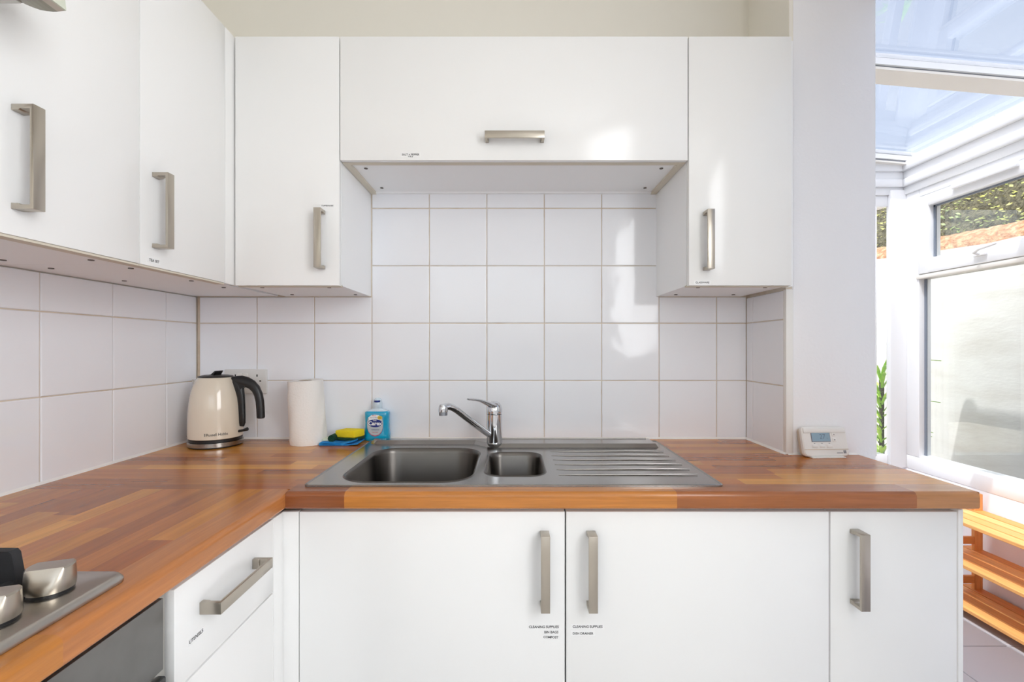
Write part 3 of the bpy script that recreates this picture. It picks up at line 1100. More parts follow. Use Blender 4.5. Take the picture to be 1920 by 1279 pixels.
def run(a, b, lo, hi, axis, m, h0=None):
    """fill a row between a and b along `axis` with staves of uneven length; h0 = (from, to) is left open"""
    p = a - rg.uniform(0.0, 0.35)
    last = None
    while p < b:
        q = p + rg.uniform(0.30, 0.62)
        s0, s1 = max(p, a), min(q, b)
        if b - s1 < 0.03: s1 = b
        p = s1 if s1 == b else q
        if s1 - s0 < 0.012: continue
        c = rg.choice([x for x in PAL if x is not last])
        last = c
        pieces = [(s0, s1)]
        if h0:
            pieces = [(s0, min(s1, h0[0])), (max(s0, h0[1]), s1)]
        for u, v in pieces:
            if v - u < 0.004: continue
            mb = MB()
            if axis == 'x': mb.box(u, v, lo, hi, WU, TZ)
            else: mb.box(lo, hi, u, v, WU, TZ)
            k = rg.uniform(0.93, 1.07)
            stave_obj(mb, (c[0] * k, c[1] * k, c[2] * k, 1), m)


JOIN = 1.0686
run(LEFT_X - 0.002, -0.504, JOIN, 1.105, 'x', M['wood_x'])
rows_y = [1.105 + 0.046 * k for k in range(12)] + [1.656]
for lo, hi in zip(rows_y, rows_y[1:]):
    right = WR if hi <= 1.418 else 0.8275
    if lo < 1.41 < hi: hi_r = hi
    hole = (-0.462, 0.470) if hi < 1.57 else None
    if lo < 1.4135 < hi:          # the row that meets the pillar's face
        run(LEFT_X - 0.002, 0.8275, lo, hi, 'x', M['wood_x'], hole)
        run(0.8275, WR, lo, 1.4135, 'x', M['wood_x'])
    else:
        run(LEFT_X - 0.002, right, lo, hi, 'x', M['wood_x'], hole)
# left run
LF = -0.504
for a, b, c in ((-0.6, 0.02, MIDC), (0.02, 0.527, GOLD), (0.527, JOIN, srgb(182, 116, 64))):
    p = [(x, z) for x, z in edge_profile(LF, -0.566, 1)]
    stave_obj(MB().prism(p, 'y', a, b, 0, False), c, M['wood_y'])
cols = [-0.566 - 0.0455 * k for k in range(12)] + [LEFT_X - 0.002]
for hi, lo in zip(cols, cols[1:]):
    run(-0.6, JOIN, lo, hi, 'y', M['wood_y'])
MB().box(WR + 0.0002, WR + 0.0016, FRONT + 0.003, 1.4135, WU + 0.002, TZ - 0.0006).build('end_strip', M['core_wood'], wt)

# ================================================================== SINK
sk = thing('sink', 'stainless steel inset sink with two bowls and ridged drainer', 'sink', (0, 1.34, TZ))
SZ = TZ + 0.0035                  # level of the steel deck
sx0, sx1, sy0, sy1 = -0.4824, 0.491, 1.083, 1.600
B1 = (-0.418, -0.098, 1.113, 1.478, 0.075)
B2 = (-0.067, 0.083, 1.165, 1.419, 0.040)


def plate(outer, holes, z):
    bm = bmesh.new()
    es = []
    for L in [outer] + holes:
        v = [bm.verts.new((x, y, z)) for x, y in L]
        es += [bm.edges.new((v[i], v[(i + 1) % len(v)])) for i in range(len(v))]
    bmesh.ops.triangle_fill(bm, edges=es, use_beauty=True, use_dissolve=False)
    return bm


def ring(b, ins, n=10):
    return rrect(b[0] + ins, b[1] - ins, b[2] + ins, b[3] - ins, max(b[4] - ins, 0.008), n)


outer = rrect(sx0 + 0.004, sx1 - 0.004, sy0 + 0.004, sy1 - 0.004, 0.010, 5)
mb = MB()
mb.bm(plate(outer, [ring(B1, -0.006), ring(B2, -0.006)], SZ), 0, True)
oo = rrect(sx0, sx1, sy0, sy1, 0.013, 5)
mb.loft([[(x, y, SZ) for x, y in outer], [(x, y, SZ + 0.0022) for x, y in rrect(sx0 + 0.002, sx1 - 0.002, sy0 + 0.002, sy1 - 0.002, 0.012, 5)],
         [(x, y, SZ + 0.0005) for x, y in oo], [(x, y, TZ + 0.0002) for x, y in oo]], 0, False, False)
mb.build('deck', M['steel'], sk)
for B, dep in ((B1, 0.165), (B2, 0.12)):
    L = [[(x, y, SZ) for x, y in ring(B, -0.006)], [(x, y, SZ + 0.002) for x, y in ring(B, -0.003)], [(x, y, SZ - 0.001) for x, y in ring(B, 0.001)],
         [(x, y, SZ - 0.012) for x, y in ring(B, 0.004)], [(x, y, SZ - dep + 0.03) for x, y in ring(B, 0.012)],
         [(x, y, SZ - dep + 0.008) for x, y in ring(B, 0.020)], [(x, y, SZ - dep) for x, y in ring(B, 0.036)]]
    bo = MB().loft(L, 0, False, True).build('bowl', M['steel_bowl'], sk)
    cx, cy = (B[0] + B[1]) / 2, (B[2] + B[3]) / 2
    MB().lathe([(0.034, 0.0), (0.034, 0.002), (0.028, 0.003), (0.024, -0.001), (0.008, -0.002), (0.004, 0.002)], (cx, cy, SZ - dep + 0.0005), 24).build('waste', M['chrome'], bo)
# raised tap ledge along the back, stepping forward beside the main bowl
led = [(-0.470, 1.590), (-0.470, 1.560), (-0.455, 1.545), (-0.125, 1.545), (-0.085, 1.505), (-0.06, 1.492), (0.466, 1.492), (0.466, 1.590)]
led2 = [(-0.462, 1.586), (-0.462, 1.570), (-0.447, 1.557), (-0.121, 1.557), (-0.080, 1.517), (-0.057, 1.503), (0.460, 1.503), (0.460, 1.586)]
MB().loft([[(x, y, SZ) for x, y in led], [(x, y, SZ + 0.0110) for x, y in led2]], 0, False, True, False).build('tap_ledge', M['steel'], sk)
# drainer ridges
for k in range(6):
    y = 1.1715 + 0.0525 * k
    x0, x1 = 0.116, 0.463
    mb = MB()
    pts = []
    for i in range(9):
        t = i / 8
        z = SZ + 0.0004 + 0.0022 * t
        pts.append((x0 + (x1 - x0) * t, y, z))
    mb.tube(pts, [0.0006] + [0.0018] * 7 + [0.0008], 8, sx=1.3)
    mb.build('drainer_ridge', M['steel'], sk)
MB().tube([(-0.04, 1.580, SZ + 0.011), (0.45, 1.580, SZ + 0.011)], 0.003, 8, sx=1.3).build('back_bead', M['steel'], sk)

# ---- tap
tx, ty = -0.0565, 1.512
TB = SZ + 0.0112
tp = thing('tap', 'chrome single-lever mixer tap behind the sink bowls, spout over the main bowl', 'tap', (tx, ty, TB))
mb = MB().lathe([(0.0250, 0), (0.0252, 0.002), (0.0251, 0.006), (0.0250, 0.010), (0.0248, 0.050), (0.0246, 0.0925)], (tx, ty, TB), 40)
mb.build('body', M['chrome'], tp)
MB().lathe([(0.0235, 0.0920), (0.0235, 0.0945)], (tx, ty, TB), 32).build('joint_ring', M['black'], tp)
# lever head: a dome sweeping into a flat lever
h0 = TB + 0.0943
L = []
dv = Vector((-0.078, -0.06, 0)).normalized()
sv = Vector((-dv.y, dv.x, 0))
cap = MB().lathe([(0.0246, 0), (0.0250, 0.006), (0.0246, 0.016), (0.0222, 0.026), (0.0175, 0.034), (0.010, 0.039), (0.002, 0.040)], (tx, ty, h0), 40, cap0=True)
lev = []
for t, zz, wd, th in ((0.0, 0.026, 0.0225, 0.014), (0.018, 0.033, 0.0215, 0.010), (0.038, 0.043, 0.0175, 0.007), (0.058, 0.0505, 0.0135, 0.0048), (0.078, 0.0545, 0.011, 0.0038), (0.094, 0.0565, 0.010, 0.0036), (0.100, 0.0567, 0.0075, 0.003)):
    c = Vector((tx, ty, h0 + zz - 0.004)) + dv * t
    loop = []
    for i in range(16):
        a = 2 * PI * i / 16
        loop.append(c + sv * math.cos(a) * wd + Vector((0, 0, 1)) * math.sin(a) * th)
    lev.append(loop)
cap.loft(lev)
cap.build('lever', M['chrome'], tp)
o0 = Vector((tx, ty, TB + 0.022))
end = Vector((-0.203, 1.385, R(-0.176)))
dd = (end - o0)
pts, rad = [], []
path = [(0.0, 0.0), (0.15, 0.012), (0.40, 0.046), (0.60, 0.074), (0.75, 0.0955), (0.84, 0.106), (0.91, 0.110), (0.97, 0.109), (1.0, 0.1075)]
for t, z in path:
    pts.append((o0.x + dd.x * t, o0.y + dd.y * t, o0.z + z))
    rad.append(0.0098 if t < 0.8 else 0.0105)
sp = MB().tube(pts, rad, 16, sx=1.15)
ex, ey, ez = pts[-1]
sp.lathe([(0.0035, 0.011), (0.0095, 0.010), (0.0132, 0.004), (0.0138, -0.003), (0.0138, -0.012)], (ex, ey, ez), 24)
sp.build('spout', M['chrome'], tp)
MB().lathe([(0.0122, -0.0225), (0.0128, -0.0120)], (ex, ey, ez), 24).build('aerator', M['alu'], tp)

# ================================================================== HOB
hbx = thing('gas_hob', 'stainless steel gas hob in the left worktop, its corner in view', 'hob', (-0.79, 0.37, TZ))
hx0, hx1, hy0, hy1 = -1.045, -0.535, 0.08, 0.661
lo = rrect(hx0, hx1, hy0, hy1, 0.022, 6)
L = [[(x, y, TZ + 0.0005) for x, y in lo], [(x, y, TZ + 0.004) for x, y in rrect(hx0, hx1, hy0, hy1, 0.022, 6)],
     [(x, y, TZ + 0.0088) for x, y in rrect(hx0 + 0.0035, hx1 - 0.0035, hy0 + 0.0035, hy1 - 0.0035, 0.020, 6)],
     [(x, y, TZ + 0.0107) for x, y in rrect(hx0 + 0.008, hx1 - 0.008, hy0 + 0.008, hy1 - 0.008, 0.018, 6)],
     [(x, y, TZ + 0.0115) for x, y in rrect(hx0 + 0.05, hx1 - 0.05, hy0 + 0.05, hy1 - 0.05, 0.012, 6)]]
MB().loft(L).build('plate', M['hob_steel'], hbx)
HZ = TZ + 0.0112
km, ks = None, None
for k, yk in enumerate((0.600, 0.532, 0.464, 0.396)):
    c = (-0.590, yk, HZ)
    if km is None:
        mb = MB()
        # knob: round skirt cut to a raised grip
        ringz = [(0.0245, 0.004), (0.0250, 0.008), (0.0250, 0.016), (0.0243, 0.0315), (0.0225, 0.0335)]
        n = 48
        loops = []
        ang = math.radians(20)
        for r, z in ringz:
            lp = []
            for i in range(n):
                a = 2 * PI * i / n
                x, y = r * math.cos(a), r * math.sin(a)
                u, v = x * math.cos(ang) + y * math.sin(ang), -x * math.sin(ang) + y * math.cos(ang)
                lim = 0.0250 if z < 0.009 else 0.0250 - (z - 0.008) * 0.46
                if abs(v) > lim: v = math.copysign(lim, v)
                lp.append((u * math.cos(ang) - v * math.sin(ang), u * math.sin(ang) + v * math.cos(ang), z))
            loops.append(lp)
        mb.loft(loops)
        km = mb.mesh('knob', [M['nickel']])
        ks = MB().lathe([(0.0235, 0), (0.0235, 0.0045)], (0, 0, 0), 32).mesh('knob_skirt', [M['black']])
    kb = inst('knob', km, hbx, c)
    ORG[kb] = Vector(c)
    inst('knob_skirt', ks, kb, c)
for bx, by, br in ((-0.73, 0.50, 0.036), (-0.93, 0.50, 0.045), (-0.73, 0.22, 0.045), (-0.93, 0.22, 0.036)):
    MB().lathe([(br + 0.012, 0), (br + 0.010, 0.006), (br, 0.012), (br, 0.018), (br - 0.004, 0.021)], (bx, by, HZ), 32).build('burner', M['iron'], hbx)
for y0, y1 in ((0.365, 0.628), (0.105, 0.360)):
    mb = MB()
    x0, x1 = -1.03, -0.632
    for xa, xb, ya, yb in ((x0, x1, y0, y0 + 0.012), (x0, x1, y1 - 0.012, y1), (x0, x0 + 0.012, y0, y1), (x1 - 0.012, x1, y0, y1)):
        mb.box(xa, xb, ya, yb, HZ, HZ + 0.014, bev=0.003)
    for px in (-0.73, -0.93):
        for s, yb in ((1, y0 + 0.012), (-1, y1 - 0.012)):
            mb.prism([(yb - s * 0.006, HZ + 0.004), (yb + s * 0.075, HZ + 0.035), (yb + s * 0.075, HZ + 0.048), (yb + s * 0.0, HZ + 0.048), (yb - s * 0.010, HZ + 0.044)], 'x', px - 0.004, px + 0.004)
    for py in ((y0 + y1) / 2,):
        for s, xb in ((1, x0 + 0.012), (-1, x1 - 0.012)):
            mb.prism([(xb - s * 0.012, HZ + 0.004), (xb + s * 0.07, HZ + 0.030), (xb + s * 0.07, HZ + 0.048), (xb - s * 0.002, HZ + 0.048), (xb - s * 0.009, HZ + 0.044)], 'y', py - 0.004, py + 0.004)
    # corner prong standing up next to the knobs
    mb.prism([(x1 - 0.075, HZ + 0.010), (x1 + 0.002, HZ + 0.004), (x1 - 0.006, HZ + 0.047), (x1 - 0.010, HZ + 0.051), (x1 - 0.075, HZ + 0.051)], 'y', y1 - 0.030, y1 - 0.018)
    mb.build('pan_support', M['iron'], hbx)

# ---- cooker hood over it
hd = thing('cooker_hood', 'grey cooker hood with curved lip, above the gas hob', 'hood', (-0.85, 0.4, R(0.5)))


def hpx(px, y): return ((px - 960) * 0.70 / 880, R((651 - y) * 0.70 / 880))


arc = [(42, 5), (50, 9), (62, 14), (75, 18.5), (88, 21), (100, 22), (108, 21.8)]
MB().prism([hpx(*p) for p in arc] + [hpx(82, -2), hpx(60, -60), hpx(-40, -60), hpx(10, -10)], 'y', 0.11, 0.700).build('canopy', M['hood_dark'], hd)
MB().prism([hpx(108, 21.8), hpx(121, 20.5), hpx(98, -2), hpx(80, -60), hpx(60, -60), hpx(82, -2)], 'y', 0.11, 0.700).build('band', M['hood_band'], hd)
MB().prism([hpx(121, 20.5), hpx(124.5, 20), hpx(122, -2), hpx(116, -60), hpx(80, -60), hpx(98, -2)], 'y', 0.11, 0.700).build('visor', M['hood_pale'], hd)
mb = MB()
x0, z0 = hpx(-150, 8)
mb.box(LEFT_X, hpx(42, 8)[0], 0.11, 0.700, z0, z0 + 0.03, bev=0.002)
mb.box(LEFT_X, -0.82, 0.11, 0.700, z0 + 0.03, CT - 0.05)
mb.build('casing', M['oven_frame'], hd)
MB().box(*[hpx(37, 0)[0], hpx(43, 0)[0]], 0.690, 0.7015, R(0.5145), R(0.524)).build('fixing', M['screw'], hd)

# ================================================================== KETTLE
kx, ky = -0.9776, 1.550
kt = thing('kettle', 'cream electric kettle with black handle in the worktop corner', 'kettle', (kx, ky, TZ))
kt.scale = (0.87, 0.87, 1.0)
b = MB()
b.lathe([(0.084, 0), (0.088, 0.002), (0.088, 0.004)], (kx, ky, TZ), 64, 0)
b.lathe([(0.0885, 0.004), (0.0915, 0.005), (0.0915, 0.018), (0.0885, 0.0195)], (kx, ky, TZ), 64, 1)
b.lathe([(0.0865, 0.0195), (0.0865, 0.024), (0.0892, 0.0245), (0.0895, 0.029)], (kx, ky, TZ), 64, 0)
b.build('base', [M['black'], M['steel']], kt)
prof = [(0.0890, 0.029), (0.0908, 0.0305), (0.0914, 0.045), (0.0914, 0.065), (0.0908, 0.09), (0.0896, 0.112), (0.0876, 0.134), (0.0848, 0.155), (0.0812, 0.173), (0.0768, 0.189), (0.0712, 0.203), (0.0650, 0.2145), (0.0600, 0.2215), (0.0570, 0.2245)]
body = MB().lathe(prof, (kx, ky, TZ), 72)
# pouring lip on the left
z = TZ
body.loft([[(kx - 0.0915, ky, z + 0.2165), (kx - 0.0905, ky + 0.002, z + 0.2165), (kx - 0.060, ky + 0.028, z + 0.2145), (kx - 0.060, ky - 0.028, z + 0.2145), (kx - 0.0905, ky - 0.002, z + 0.2165)],
           [(kx - 0.078, ky, z + 0.168), (kx - 0.0775, ky + 0.002, z + 0.168), (kx - 0.070, ky + 0.012, z + 0.168), (kx - 0.070, ky - 0.012, z + 0.168), (kx - 0.0775, ky - 0.002, z + 0.168)]], 0, True, True, False)
body.build('body', M['cream'], kt)
lid = MB().lathe([(0.0575, 0.2235), (0.0585, 0.2265), (0.0560, 0.2285), (0.040, 0.2315), (0.010, 0.2325)], (kx, ky, TZ), 48)
lid.prism([(kx - 0.022, z + 0.229), (kx + 0.004, z + 0.230), (kx + 0.013, z + 0.2445), (kx + 0.010, z + 0.2455), (kx - 0.004, z + 0.2345)], 'y', ky - 0.024, ky + 0.024)
lid.build('lid', M['black'], kt)
ph = [(0.060, 0.2180), (0.080, 0.2150), (0.098, 0.2125), (0.118, 0.2075), (0.137, 0.1985), (0.1515, 0.185), (0.161, 0.167), (0.1665, 0.145), (0.1690, 0.118), (0.1702, 0.0905), (0.1702, 0.088)]
rd = [0.006, 0.012, 0.0148, 0.0150, 0.0145, 0.0140, 0.0135, 0.0132, 0.0130, 0.0128, 0.010]
hn = MB().tube([(kx + a, ky - 0.0, z + b2) for a, b2 in ph], rd, 18, sx=1.15, up=(0, 1, 0))
sb = [(0.070, 0.2120), (0.0815, 0.198), (0.0895, 0.182), (0.0945, 0.160), (0.0975, 0.13), (0.0990, 0.10), (0.0995, 0.074), (0.0985, 0.062)]
hn.tube([(kx + a, ky, z + b2) for a, b2 in sb], [0.010, 0.013, 0.0125, 0.0105, 0.0095, 0.0092, 0.0088, 0.006], 14, sx=1.4, up=(0, 1, 0))
hn.loft([[(kx + 0.086, ky + s * 0.011, z + zz) for s, zz in ((1, 0.205), (-1, 0.205), (-1, 0.178), (1, 0.178))],
         [(kx + 0.115, ky + s * 0.011, z + zz) for s, zz in ((1, 0.205), (-1, 0.205), (-1, 0.194), (1, 0.194))]], 0, True, True, False)
hn.build('handle', M['black'], kt)
MB().tube([(kx + 0.086, ky - 0.006, z + 0.046), (kx + 0.108, ky - 0.008, z + 0.0495), (kx + 0.124, ky - 0.008, z + 0.054)], [0.0045, 0.0042, 0.0060], 12, sx=1.4).build('switch', M['black'], kt)
MB().tube([(kx - 0.080, ky + 0.01, z + 0.008), (kx - 0.098, ky + 0.005, z + 0.012), (kx - 0.1075, ky + 0.0, z + 0.030), (kx - 0.106, ky + 0.006, z + 0.048), (kx - 0.097, ky + 0.016, z + 0.060), (kx - 0.082, ky + 0.040, z + 0.064), (kx - 0.05, ky + 0.085, z + 0.068)], 0.0042, 10).build('cord', M['rubber'], kt)
vs, fs = text('Russell Hobbs', 0.0125, 0.012, 'CENTER')
th0 = math.atan2(-ky, -kx)
kk = 0.068 / twidth(vs)
rr = 0.0917


def bend(v, dx=0.0): return (kx + rr * math.cos(th0 + (v[0] * kk + dx) / rr), ky + rr * math.sin(th0 + (v[0] * kk + dx) / rr), z + 0.046 + v[1] * kk)


lg = MB().add([bend(v, 0.004) for v in vs], fs)
for q in (-0.0375, -0.0350):
    lg.add([bend((x / kk, y / kk), 0) for x, y in ((q, -0.004), (q + 0.0014, -0.004), (q + 0.0014, 0.005), (q, 0.005))], [(0, 1, 2, 3)])
lg.build('lettering', M['ink'], kt)

# ================================================================== SOCKET
so = thing('wall_socket', 'white double wall socket behind the kettle', 'socket', (-0.934, WALL_Y, R(-0.12)))
px0, px1, pz0, pz1 = -1.0075, -0.8599, R(-0.1630), R(-0.0775)
MB().box(px0, px1, WALL_Y - 0.011, WALL_Y + 0.001, pz0, pz1, bev=0.003).build('plate', M['socket'], so)
pf = WALL_Y - 0.011
for cx in (-0.972, -0.896):
    rz0 = R(-0.0915)
    xk = cx + (0.020 if cx < -0.93 else -0.036)
    MB().box(xk - 0.0085, xk + 0.0085, pf - 0.004, pf + 0.001, rz0 - 0.017, rz0, bev=0.0015).build('rocker_switch', M['plastic'], so)
    hm = MB()
    hm.box(cx - 0.002 + 0.004, cx + 0.002 + 0.004, pf - 0.0004, pf + 0.002, R(-0.1035), R(-0.0955))
    for s in (-1, 1):
        hm.box(cx + 0.004 + s * 0.0112 - 0.0032, cx + 0.004 + s * 0.0112 + 0.0032, pf - 0.0004, pf + 0.002, R(-0.1205), R(-0.1165))
    hm.build('pin_holes', M['hole'], so)
MB().box(-0.9, -0.899, pf, pf + 0.001, pz0, pz0 + 0.001).build('mark', M['hole'], so)

# ================================================================== KITCHEN ROLL
rx, ry_ = -0.687, 1.583
kr = thing('kitchen_roll', 'white roll of kitchen paper standing between kettle and sponge', 'paper roll', (rx, ry_, TZ))
mb = MB()
n = 64
rg = random.Random(9)
loops = []
H = 0.2115
for k in range(15):
    t = k / 14
    zz = TZ + H * t
    lean = -0.010 * t
    lp = []
    for i in range(n):
        a = 2 * PI * i / n
        r = 0.0590 - 0.0045 * t + 0.0010 * math.sin(3 * a + 4 * t) + 0.0008 * math.sin(7 * a - 9 * t)
        da = (a - math.radians(-40 + 60 * t)) % (2 * PI)
        r += 0.0022 * (1 - min(da / 1.6, 1.0))        # loose outer sheet ends in a step
        if k == 0: r -= 0.002
        lp.append((rx + lean + r * math.cos(a), ry_ + r * math.sin(a), zz + (0.003 * math.sin(a + 1.0) if k == 14 else 0)))
    loops.append(lp)
ri = [[(rx - 0.010 + 0.0215 * math.cos(2 * PI * i / n), ry_ + 0.0215 * math.sin(2 * PI * i / n), TZ + H - 0.0005) for i in range(n)],
      [(rx - 0.010 + 0.0205 * math.cos(2 * PI * i / n), ry_ + 0.0205 * math.sin(2 * PI * i / n), TZ + H - 0.05) for i in range(n)]]
mb.loft(loops + ri[:1], 0, True, False)
mb.build('paper', M['paper'], kr)
MB().loft([ri[0], ri[1]], 0, False, True).build('core', M['core'], kr)

# ================================================================== SOAP BOTTLE
bx, by = -0.4665, 1.628
sb_ = thing('soap_bottle', 'turquoise hand soap bottle with clear cap behind the sink corner', 'bottle', (bx, by, TZ))
L = []
for zz, wd, dp in ((0, 0.036, 0.016), (0.003, 0.0425, 0.0195), (0.010, 0.0445, 0.0215), (0.022, 0.0440, 0.0215), (0.045, 0.0415, 0.0205), (0.065, 0.0408, 0.0200), (0.085, 0.0418, 0.0205), (0.096, 0.0420, 0.0205), (0.100, 0.0405, 0.0190), (0.1025, 0.036, 0.016)):
    L.append([(bx + x, by + y, TZ + zz) for x, y in rrect(-wd, wd, -dp, dp, dp * 0.8, 6)])
MB().loft(L).build('body', M['soap'], sb_)
L = []
for zz, wd, dp in ((0.1022, 0.0365, 0.0165), (0.106, 0.028, 0.014), (0.109, 0.017, 0.013), (0.112, 0.0145, 0.0125)):
    L.append([(bx + x, by + y, TZ + zz) for x, y in rrect(-wd, wd, -dp, dp, dp * 0.8, 6)])
MB().loft(L).build('shoulder', M['clear'], sb_)
MB().lathe([(0.0145, 0.112), (0.0150, 0.113), (0.0150, 0.128), (0.0140, 0.134), (0.0120, 0.142), (0.0080, 0.1465), (0.002, 0.148)], (bx + 0.001, by, TZ), 28).build('cap', M['clear'], sb_)
MB().lathe([(0.0100, 0.1330), (0.0110, 0.1335), (0.0110, 0.1390), (0.0095, 0.1395)], (bx + 0.001, by - 0.006, TZ), 24).build('nozzle', M['navy'], sb_)
fy = by - 0.0222


def ell(cx, cz, a, b2, y, n=32): return [(cx + a * math.cos(2 * PI * i / n), y, cz + b2 * math.sin(2 * PI * i / n)) for i in range(n)]


lab = MB()
lx, lz = bx - 0.002, TZ + 0.054
F = [list(range(32))]
shield = [(lx + x, fy, TZ + zz) for x, zz in ((-0.024, 0.082), (-0.014, 0.089), (0.0, 0.091), (0.014, 0.089), (0.024, 0.082), (0.0275, 0.066), (0.0265, 0.048), (0.022, 0.034), (0.013, 0.024), (0.0, 0.020), (-0.013, 0.024), (-0.022, 0.034), (-0.0265, 0.048), (-0.0275, 0.066))]
red = [(lx + (p[0] - lx) * 1.0, fy + 0.0003, p[2] - 0.0028) for p in shield]
lab.add(red, [list(range(14))], 3)
lab.add(shield, [list(range(14))], 0)
top = [(lx + x, fy - 0.0002, TZ + zz) for x, zz in ((-0.022, 0.083), (-0.013, 0.090), (0.0, 0.092), (0.013, 0.090), (0.022, 0.083), (0.021, 0.074), (-0.021, 0.074))]
lab.add(top, [list(range(7))], 1)
lab.add(ell(lx, TZ + 0.0625, 0.0245, 0.0135, fy - 0.0004), F, 2)
lab.add(ell(lx + 0.0165, TZ + 0.0815, 0.0085, 0.0065, fy - 0.0005), F, 4)
for s, sz, dx, zz, mi in (('Carex', 0.0185, 0, 0.0615, 1), ('Daily', 0.006, -0.001, 0.0725, 1), ('Antibacterial', 0.0052, 0.001, 0.0405, 2), ('Hand Wash', 0.0042, 0.0, 0.0315, 3), ('KILLS', 0.0052, -0.003, 0.0885, 3), ('99.9% BACTERIA', 0.0036, -0.005, 0.0812, 2), ('MILD', 0.0042, 0.0165, 0.081, 2)):
    vs, fs = text(s, sz, 0.03 if s == 'Carex' else 0.015)
    lab.add([(lx + dx + v[0], fy - 0.0007, TZ + zz + v[1]) for v in vs], fs, mi)
lab.build('label', [M['label_grey'], M['print_white'], M['navy'], M['print_red'], M['badge']], sb_)


# ================================================================== CLOTH, SPONGES
def cloth_sheet(x0, x1, y0, y1, fn, th, mb):
    nx, ny = 26, 14
    top, bot = [], []
    for i in range(nx + 1):
        for j in range(ny + 1):
            u, v = i / nx, j / ny
            x, y = x0 + (x1 - x0) * u, y0 + (y1 - y0) * v
            zz = fn(u, v)
            top.append((x, y, zz + th))
            bot.append((x, y, zz))
    N = len(top)
    fs = []
    for i in range(nx):
        for j in range(ny):
            a = i * (ny + 1) + j
            fs.append((a, a + ny + 1, a + ny + 2, a + 1))
            fs.append((N + a, N + a + 1, N + a + ny + 2, N + a + ny + 1))
    for i in range(nx):
        for j in (0, ny):
            a = i * (ny + 1) + j
            fs.append((a, a + ny + 1, N + a + ny + 1, N + a))
    for j in range(ny):
        for i in (0, nx):
            a = i * (ny + 1) + j
            fs.append((a, a + 1, N + a + 1, N + a))
    mb.add(top + bot, fs, 0, True)


cl = thing('cleaning_cloth', 'folded blue cleaning cloth under the sponge left of the sink', 'cloth', (-0.56, 1.57, TZ))
mb = MB()
cloth_sheet(-0.632, -0.506, 1.535, 1.632, lambda u, v: TZ + 0.0012 + 0.0012 * math.sin(9 * u) * v + max(0, u - 0.72) * 0.012, 0.0038, mb)
cloth_sheet(-0.630, -0.512, 1.5345, 1.628, lambda u, v: TZ + 0.0060 + 0.0012 * math.sin(7 * u + 2 * v) + max(0, u - 0.65) * 0.024, 0.0040, mb)
mb.build('folds', M['cloth'], cl)
cz = TZ + 0.0125
sp_ = thing('sponge', 'yellow scouring sponge lying on the blue cloth', 'sponge', (-0.546, 1.585, cz))
mb = MB().box(-0.042, 0.042, -0.026, 0.026, 0.008, 0.033, bev=0.005, seg=3)
o = mb.build('foam', M['sponge'], sp_, local=True)
MB().box(-0.0415, 0.0415, -0.0255, 0.0255, 0.0, 0.0082, bev=0.002).build('scouring_pad', M['scourer'], sp_, local=True)
sp_.rotation_euler = (0, math.radians(-3), math.radians(-24))
gs = thing('scourer_roll', 'dark green rolled scourer beside the yellow sponge', 'scourer', (-0.597, 1.566, cz - 0.003))
gm = MB()
pts = []
for i in range(50):
    t = i / 49
    a = t * 5.2 * PI
    r = 0.002 + 0.0085 * t
    pts.append((r * math.cos(a), r * math.sin(a)))
for y in (0,):
    vs = []
    for u, v in pts:
        vs += [(u, -0.018, v + 0.0115), (u, 0.02, v + 0.0115)]
    gm.add(vs, [(2 * i, 2 * i + 1, 2 * i + 3, 2 * i + 2) for i in range(49)], 0, True)
gm.lathe([(0.0112, -0.017), (0.0112, 0.019)], (0, 0, 0), 24)
# the lathe stands upright; lay it down
lathe_start = 100
for i in range(lathe_start, len(gm.v)):
    x, y, zq = gm.v[i]
    gm.v[i] = (x, zq, y + 0.0115)
gm.build('roll', M['scourer'], gs, local=True)
ms = thing('sponge', 'pale mint sponge scrap at the left end of the blue cloth', 'sponge', (-0.617, 1.580, cz - 0.004))
MB().box(-0.016, 0.016, -0.022, 0.022, 0, 0.010, bev=0.003).build('foam', M['mint'], ms, local=True)

# ================================================================== THERMOSTAT
th = thing('thermostat', 'white digital thermostat with grey screen propped against the pillar', 'thermostat', (0.921, 1.371, TZ), rot=(0, 0, math.radians(3)))
lean = Matrix.Translation((0, -0.002, 0.004)) @ Matrix.Rotation(math.radians(-13), 4, 'X')


def T(mb):
    mb.v = [tuple(lean @ Vector(p)) for p in mb.v]
    return mb


W2, H2 = 0.068, 0.086
# local: x right, z up the face, y=0 the front, depth to +y
shell = MB()
fr = rrect(-W2, W2, 0.0, H2, 0.012, 6)
fi = rrect(-W2 + 0.003, W2 - 0.003, 0.003, H2 - 0.003, 0.010, 6)
shell.loft([[(x, 0.0, zq) for x, zq in fi], [(x, 0.003, zq) for x, zq in fr], [(x, 0.012, zq) for x, zq in fr]], 0)
T(shell).build('front_case', M['plastic'], th, local=True)
bk = MB()
bk.loft([[(x, 0.012, zq) for x, zq in rrect(-W2 + 0.001, W2 - 0.001, 0.001, H2 - 0.001, 0.012, 6)], [(x, 0.026, zq) for x, zq in rrect(-W2 + 0.003, W2 - 0.003, 0.003, H2 - 0.003, 0.012, 6)]], 0)
T(bk).build('back_case', M['plastic_edge'], th, local=True)
br = MB()
br.box(-W2 + 0.004, W2 - 0.004, -0.003, 0.0005, H2 - 0.018, H2 - 0.004, bev=0.0014)
T(br).build('brow', M['plastic'], th, local=True)
lc = MB().box(-0.042, 0.016, -0.0008, 0.002, 0.042, 0.070, 1)
lc.box(-0.040, 0.0145, -0.0012, 0.002, 0.0435, 0.0685, 0)
vs, fs = text('27', 0.021, 0.0)
lc.add([(-0.008 + v[0] * 0.85, -0.0014, 0.0565 + v[1]) for v in vs], fs, 2)
vs, fs = text('°C', 0.006, 0.0)
lc.add([(0.006 + v[0], -0.0014, 0.051 + v[1]) for v in vs], fs, 2)
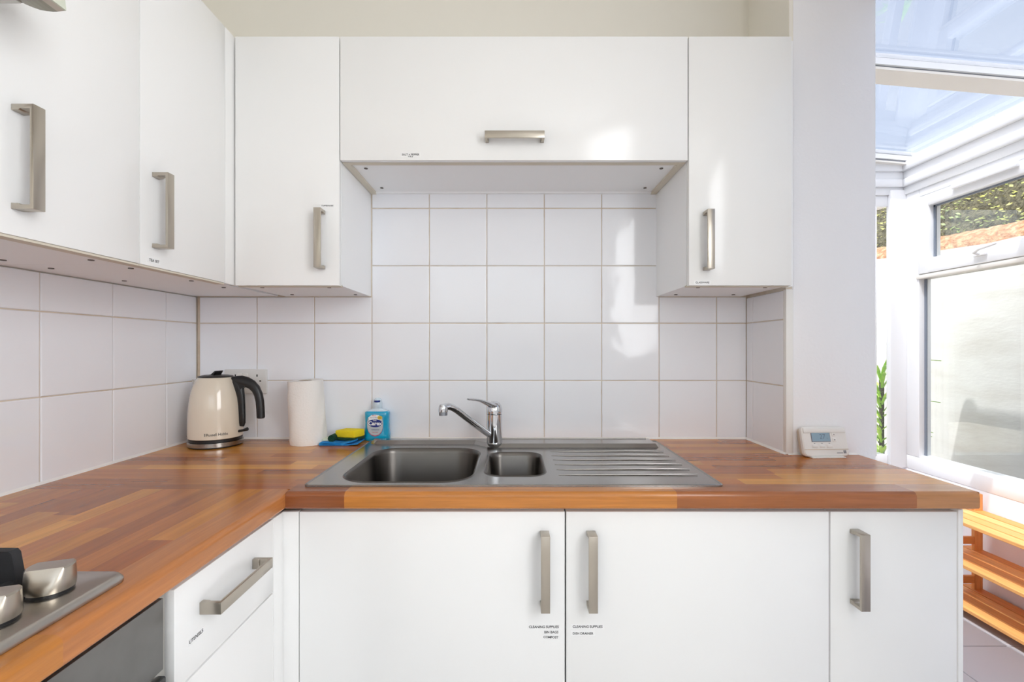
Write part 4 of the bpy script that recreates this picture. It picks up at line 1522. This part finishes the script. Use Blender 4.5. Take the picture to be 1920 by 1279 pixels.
T(lc).build('screen', [M['lcd'], M['grey_print'], M['lcd_dark']], th, local=True)
for k in range(3):
    x = -0.034 + k * 0.0225
    q = MB().box(x - 0.0085, x + 0.0085, -0.0016, 0.002, 0.0245, 0.0340, 0, bev=0.002)
    q.box(x - 0.002, x + 0.002, -0.0003, 0.001, 0.0372, 0.0385, 1)
    T(q).build('button', [M['plastic'], M['grey_print']], th, local=True)
for zq, s in ((0.063, 1), (0.047, -1)):
    q = MB().box(0.022, 0.034, -0.0016, 0.002, zq - 0.006, zq + 0.006, 0, bev=0.002)
    q.add([(0.0255, -0.0019, zq - s * 0.0018), (0.0305, -0.0019, zq - s * 0.0018), (0.028, -0.0019, zq + s * 0.0022)], [(0, 1, 2)], 1)
    T(q).build('arrow_button', [M['plastic'], M['grey_print']], th, local=True)
q = MB().prism([(-0.0012, 0.0195), (-0.0012, 0.0212), (0.002, 0.0212), (0.002, 0.0195)], 'x', -W2 + 0.002, W2 - 0.002)
T(q).build('flap_seam', M['plastic_edge'], th, local=True)
q = MB()
for i in range(2):
    for j in range(2):
        q.box(0.050 + i * 0.0045, 0.0537 + i * 0.0045, -0.0006, 0.001, 0.0085 + j * 0.0045, 0.0122 + j * 0.0045)
for i in range(6):
    q.box(0.030 + i * 0.0031, 0.0324 + i * 0.0031, -0.0006, 0.001, 0.0088, 0.0108)
T(q).build('emblem', M['grey_print'], th, local=True)
st = MB().box(-0.050, 0.050, -0.010, 0.028, 0.0, 0.0035, bev=0.0012)
st.box(-0.050, 0.050, 0.0215, 0.0265, 0.0, 0.05, bev=0.001)
st.build('stand', M['plastic'], th, local=True)

# ================================================================== SHOE RACK
RX0, RX1, RYF, RYN = 2.060, 2.312, 2.335, 1.42
rk = thing('slatted_rack', 'low three-tier pine slatted rack below the conservatory window', 'rack', ((RX0 + RX1) / 2, 1.9, 0))
PINE = [srgb(236, 172, 100), srgb(228, 160, 90), srgb(240, 180, 110), srgb(222, 150, 80)]
k = 0
for zs in (0.440, 0.246, 0.054):
    for i in range(4):
        x0 = RX0 + i * 0.0645
        s = MB().box(x0, x0 + 0.0565, RYN, RYF + 0.02, zs - 0.016, zs, bev=0.002, seg=1).build('slat', M['pine_y'], rk)
        s.color = PINE[k % 4]
        k += 1
for yf in (RYF - 0.03, RYN + 0.05):
    for x0, hh in ((RX1 - 0.048, 0.520), (RX0 + 0.010, 0.425)):
        p = MB().box(x0, x0 + 0.040, yf - 0.010, yf + 0.010, 0, hh if hh > 0.5 else 0.424, bev=0.002, seg=1).build('post', M['pine_z'], rk)
        p.color = PINE[1]
    for zs in (0.440, 0.246, 0.054):
        q = MB().box(RX0 + 0.01, RX1 - 0.008, yf - 0.028, yf - 0.010, zs - 0.048, zs - 0.016, bev=0.002, seg=1).build('rail', M['pine_x'], rk)
        q.color = PINE[3]
    for zs in (0.246, 0.054):
        q = MB().box(RX0 + 0.05, RX1 - 0.048, yf - 0.009, yf + 0.009, zs + 0.03, zs + 0.065, bev=0.002, seg=1).build('rail', M['pine_x'], rk)
        q.color = PINE[1]
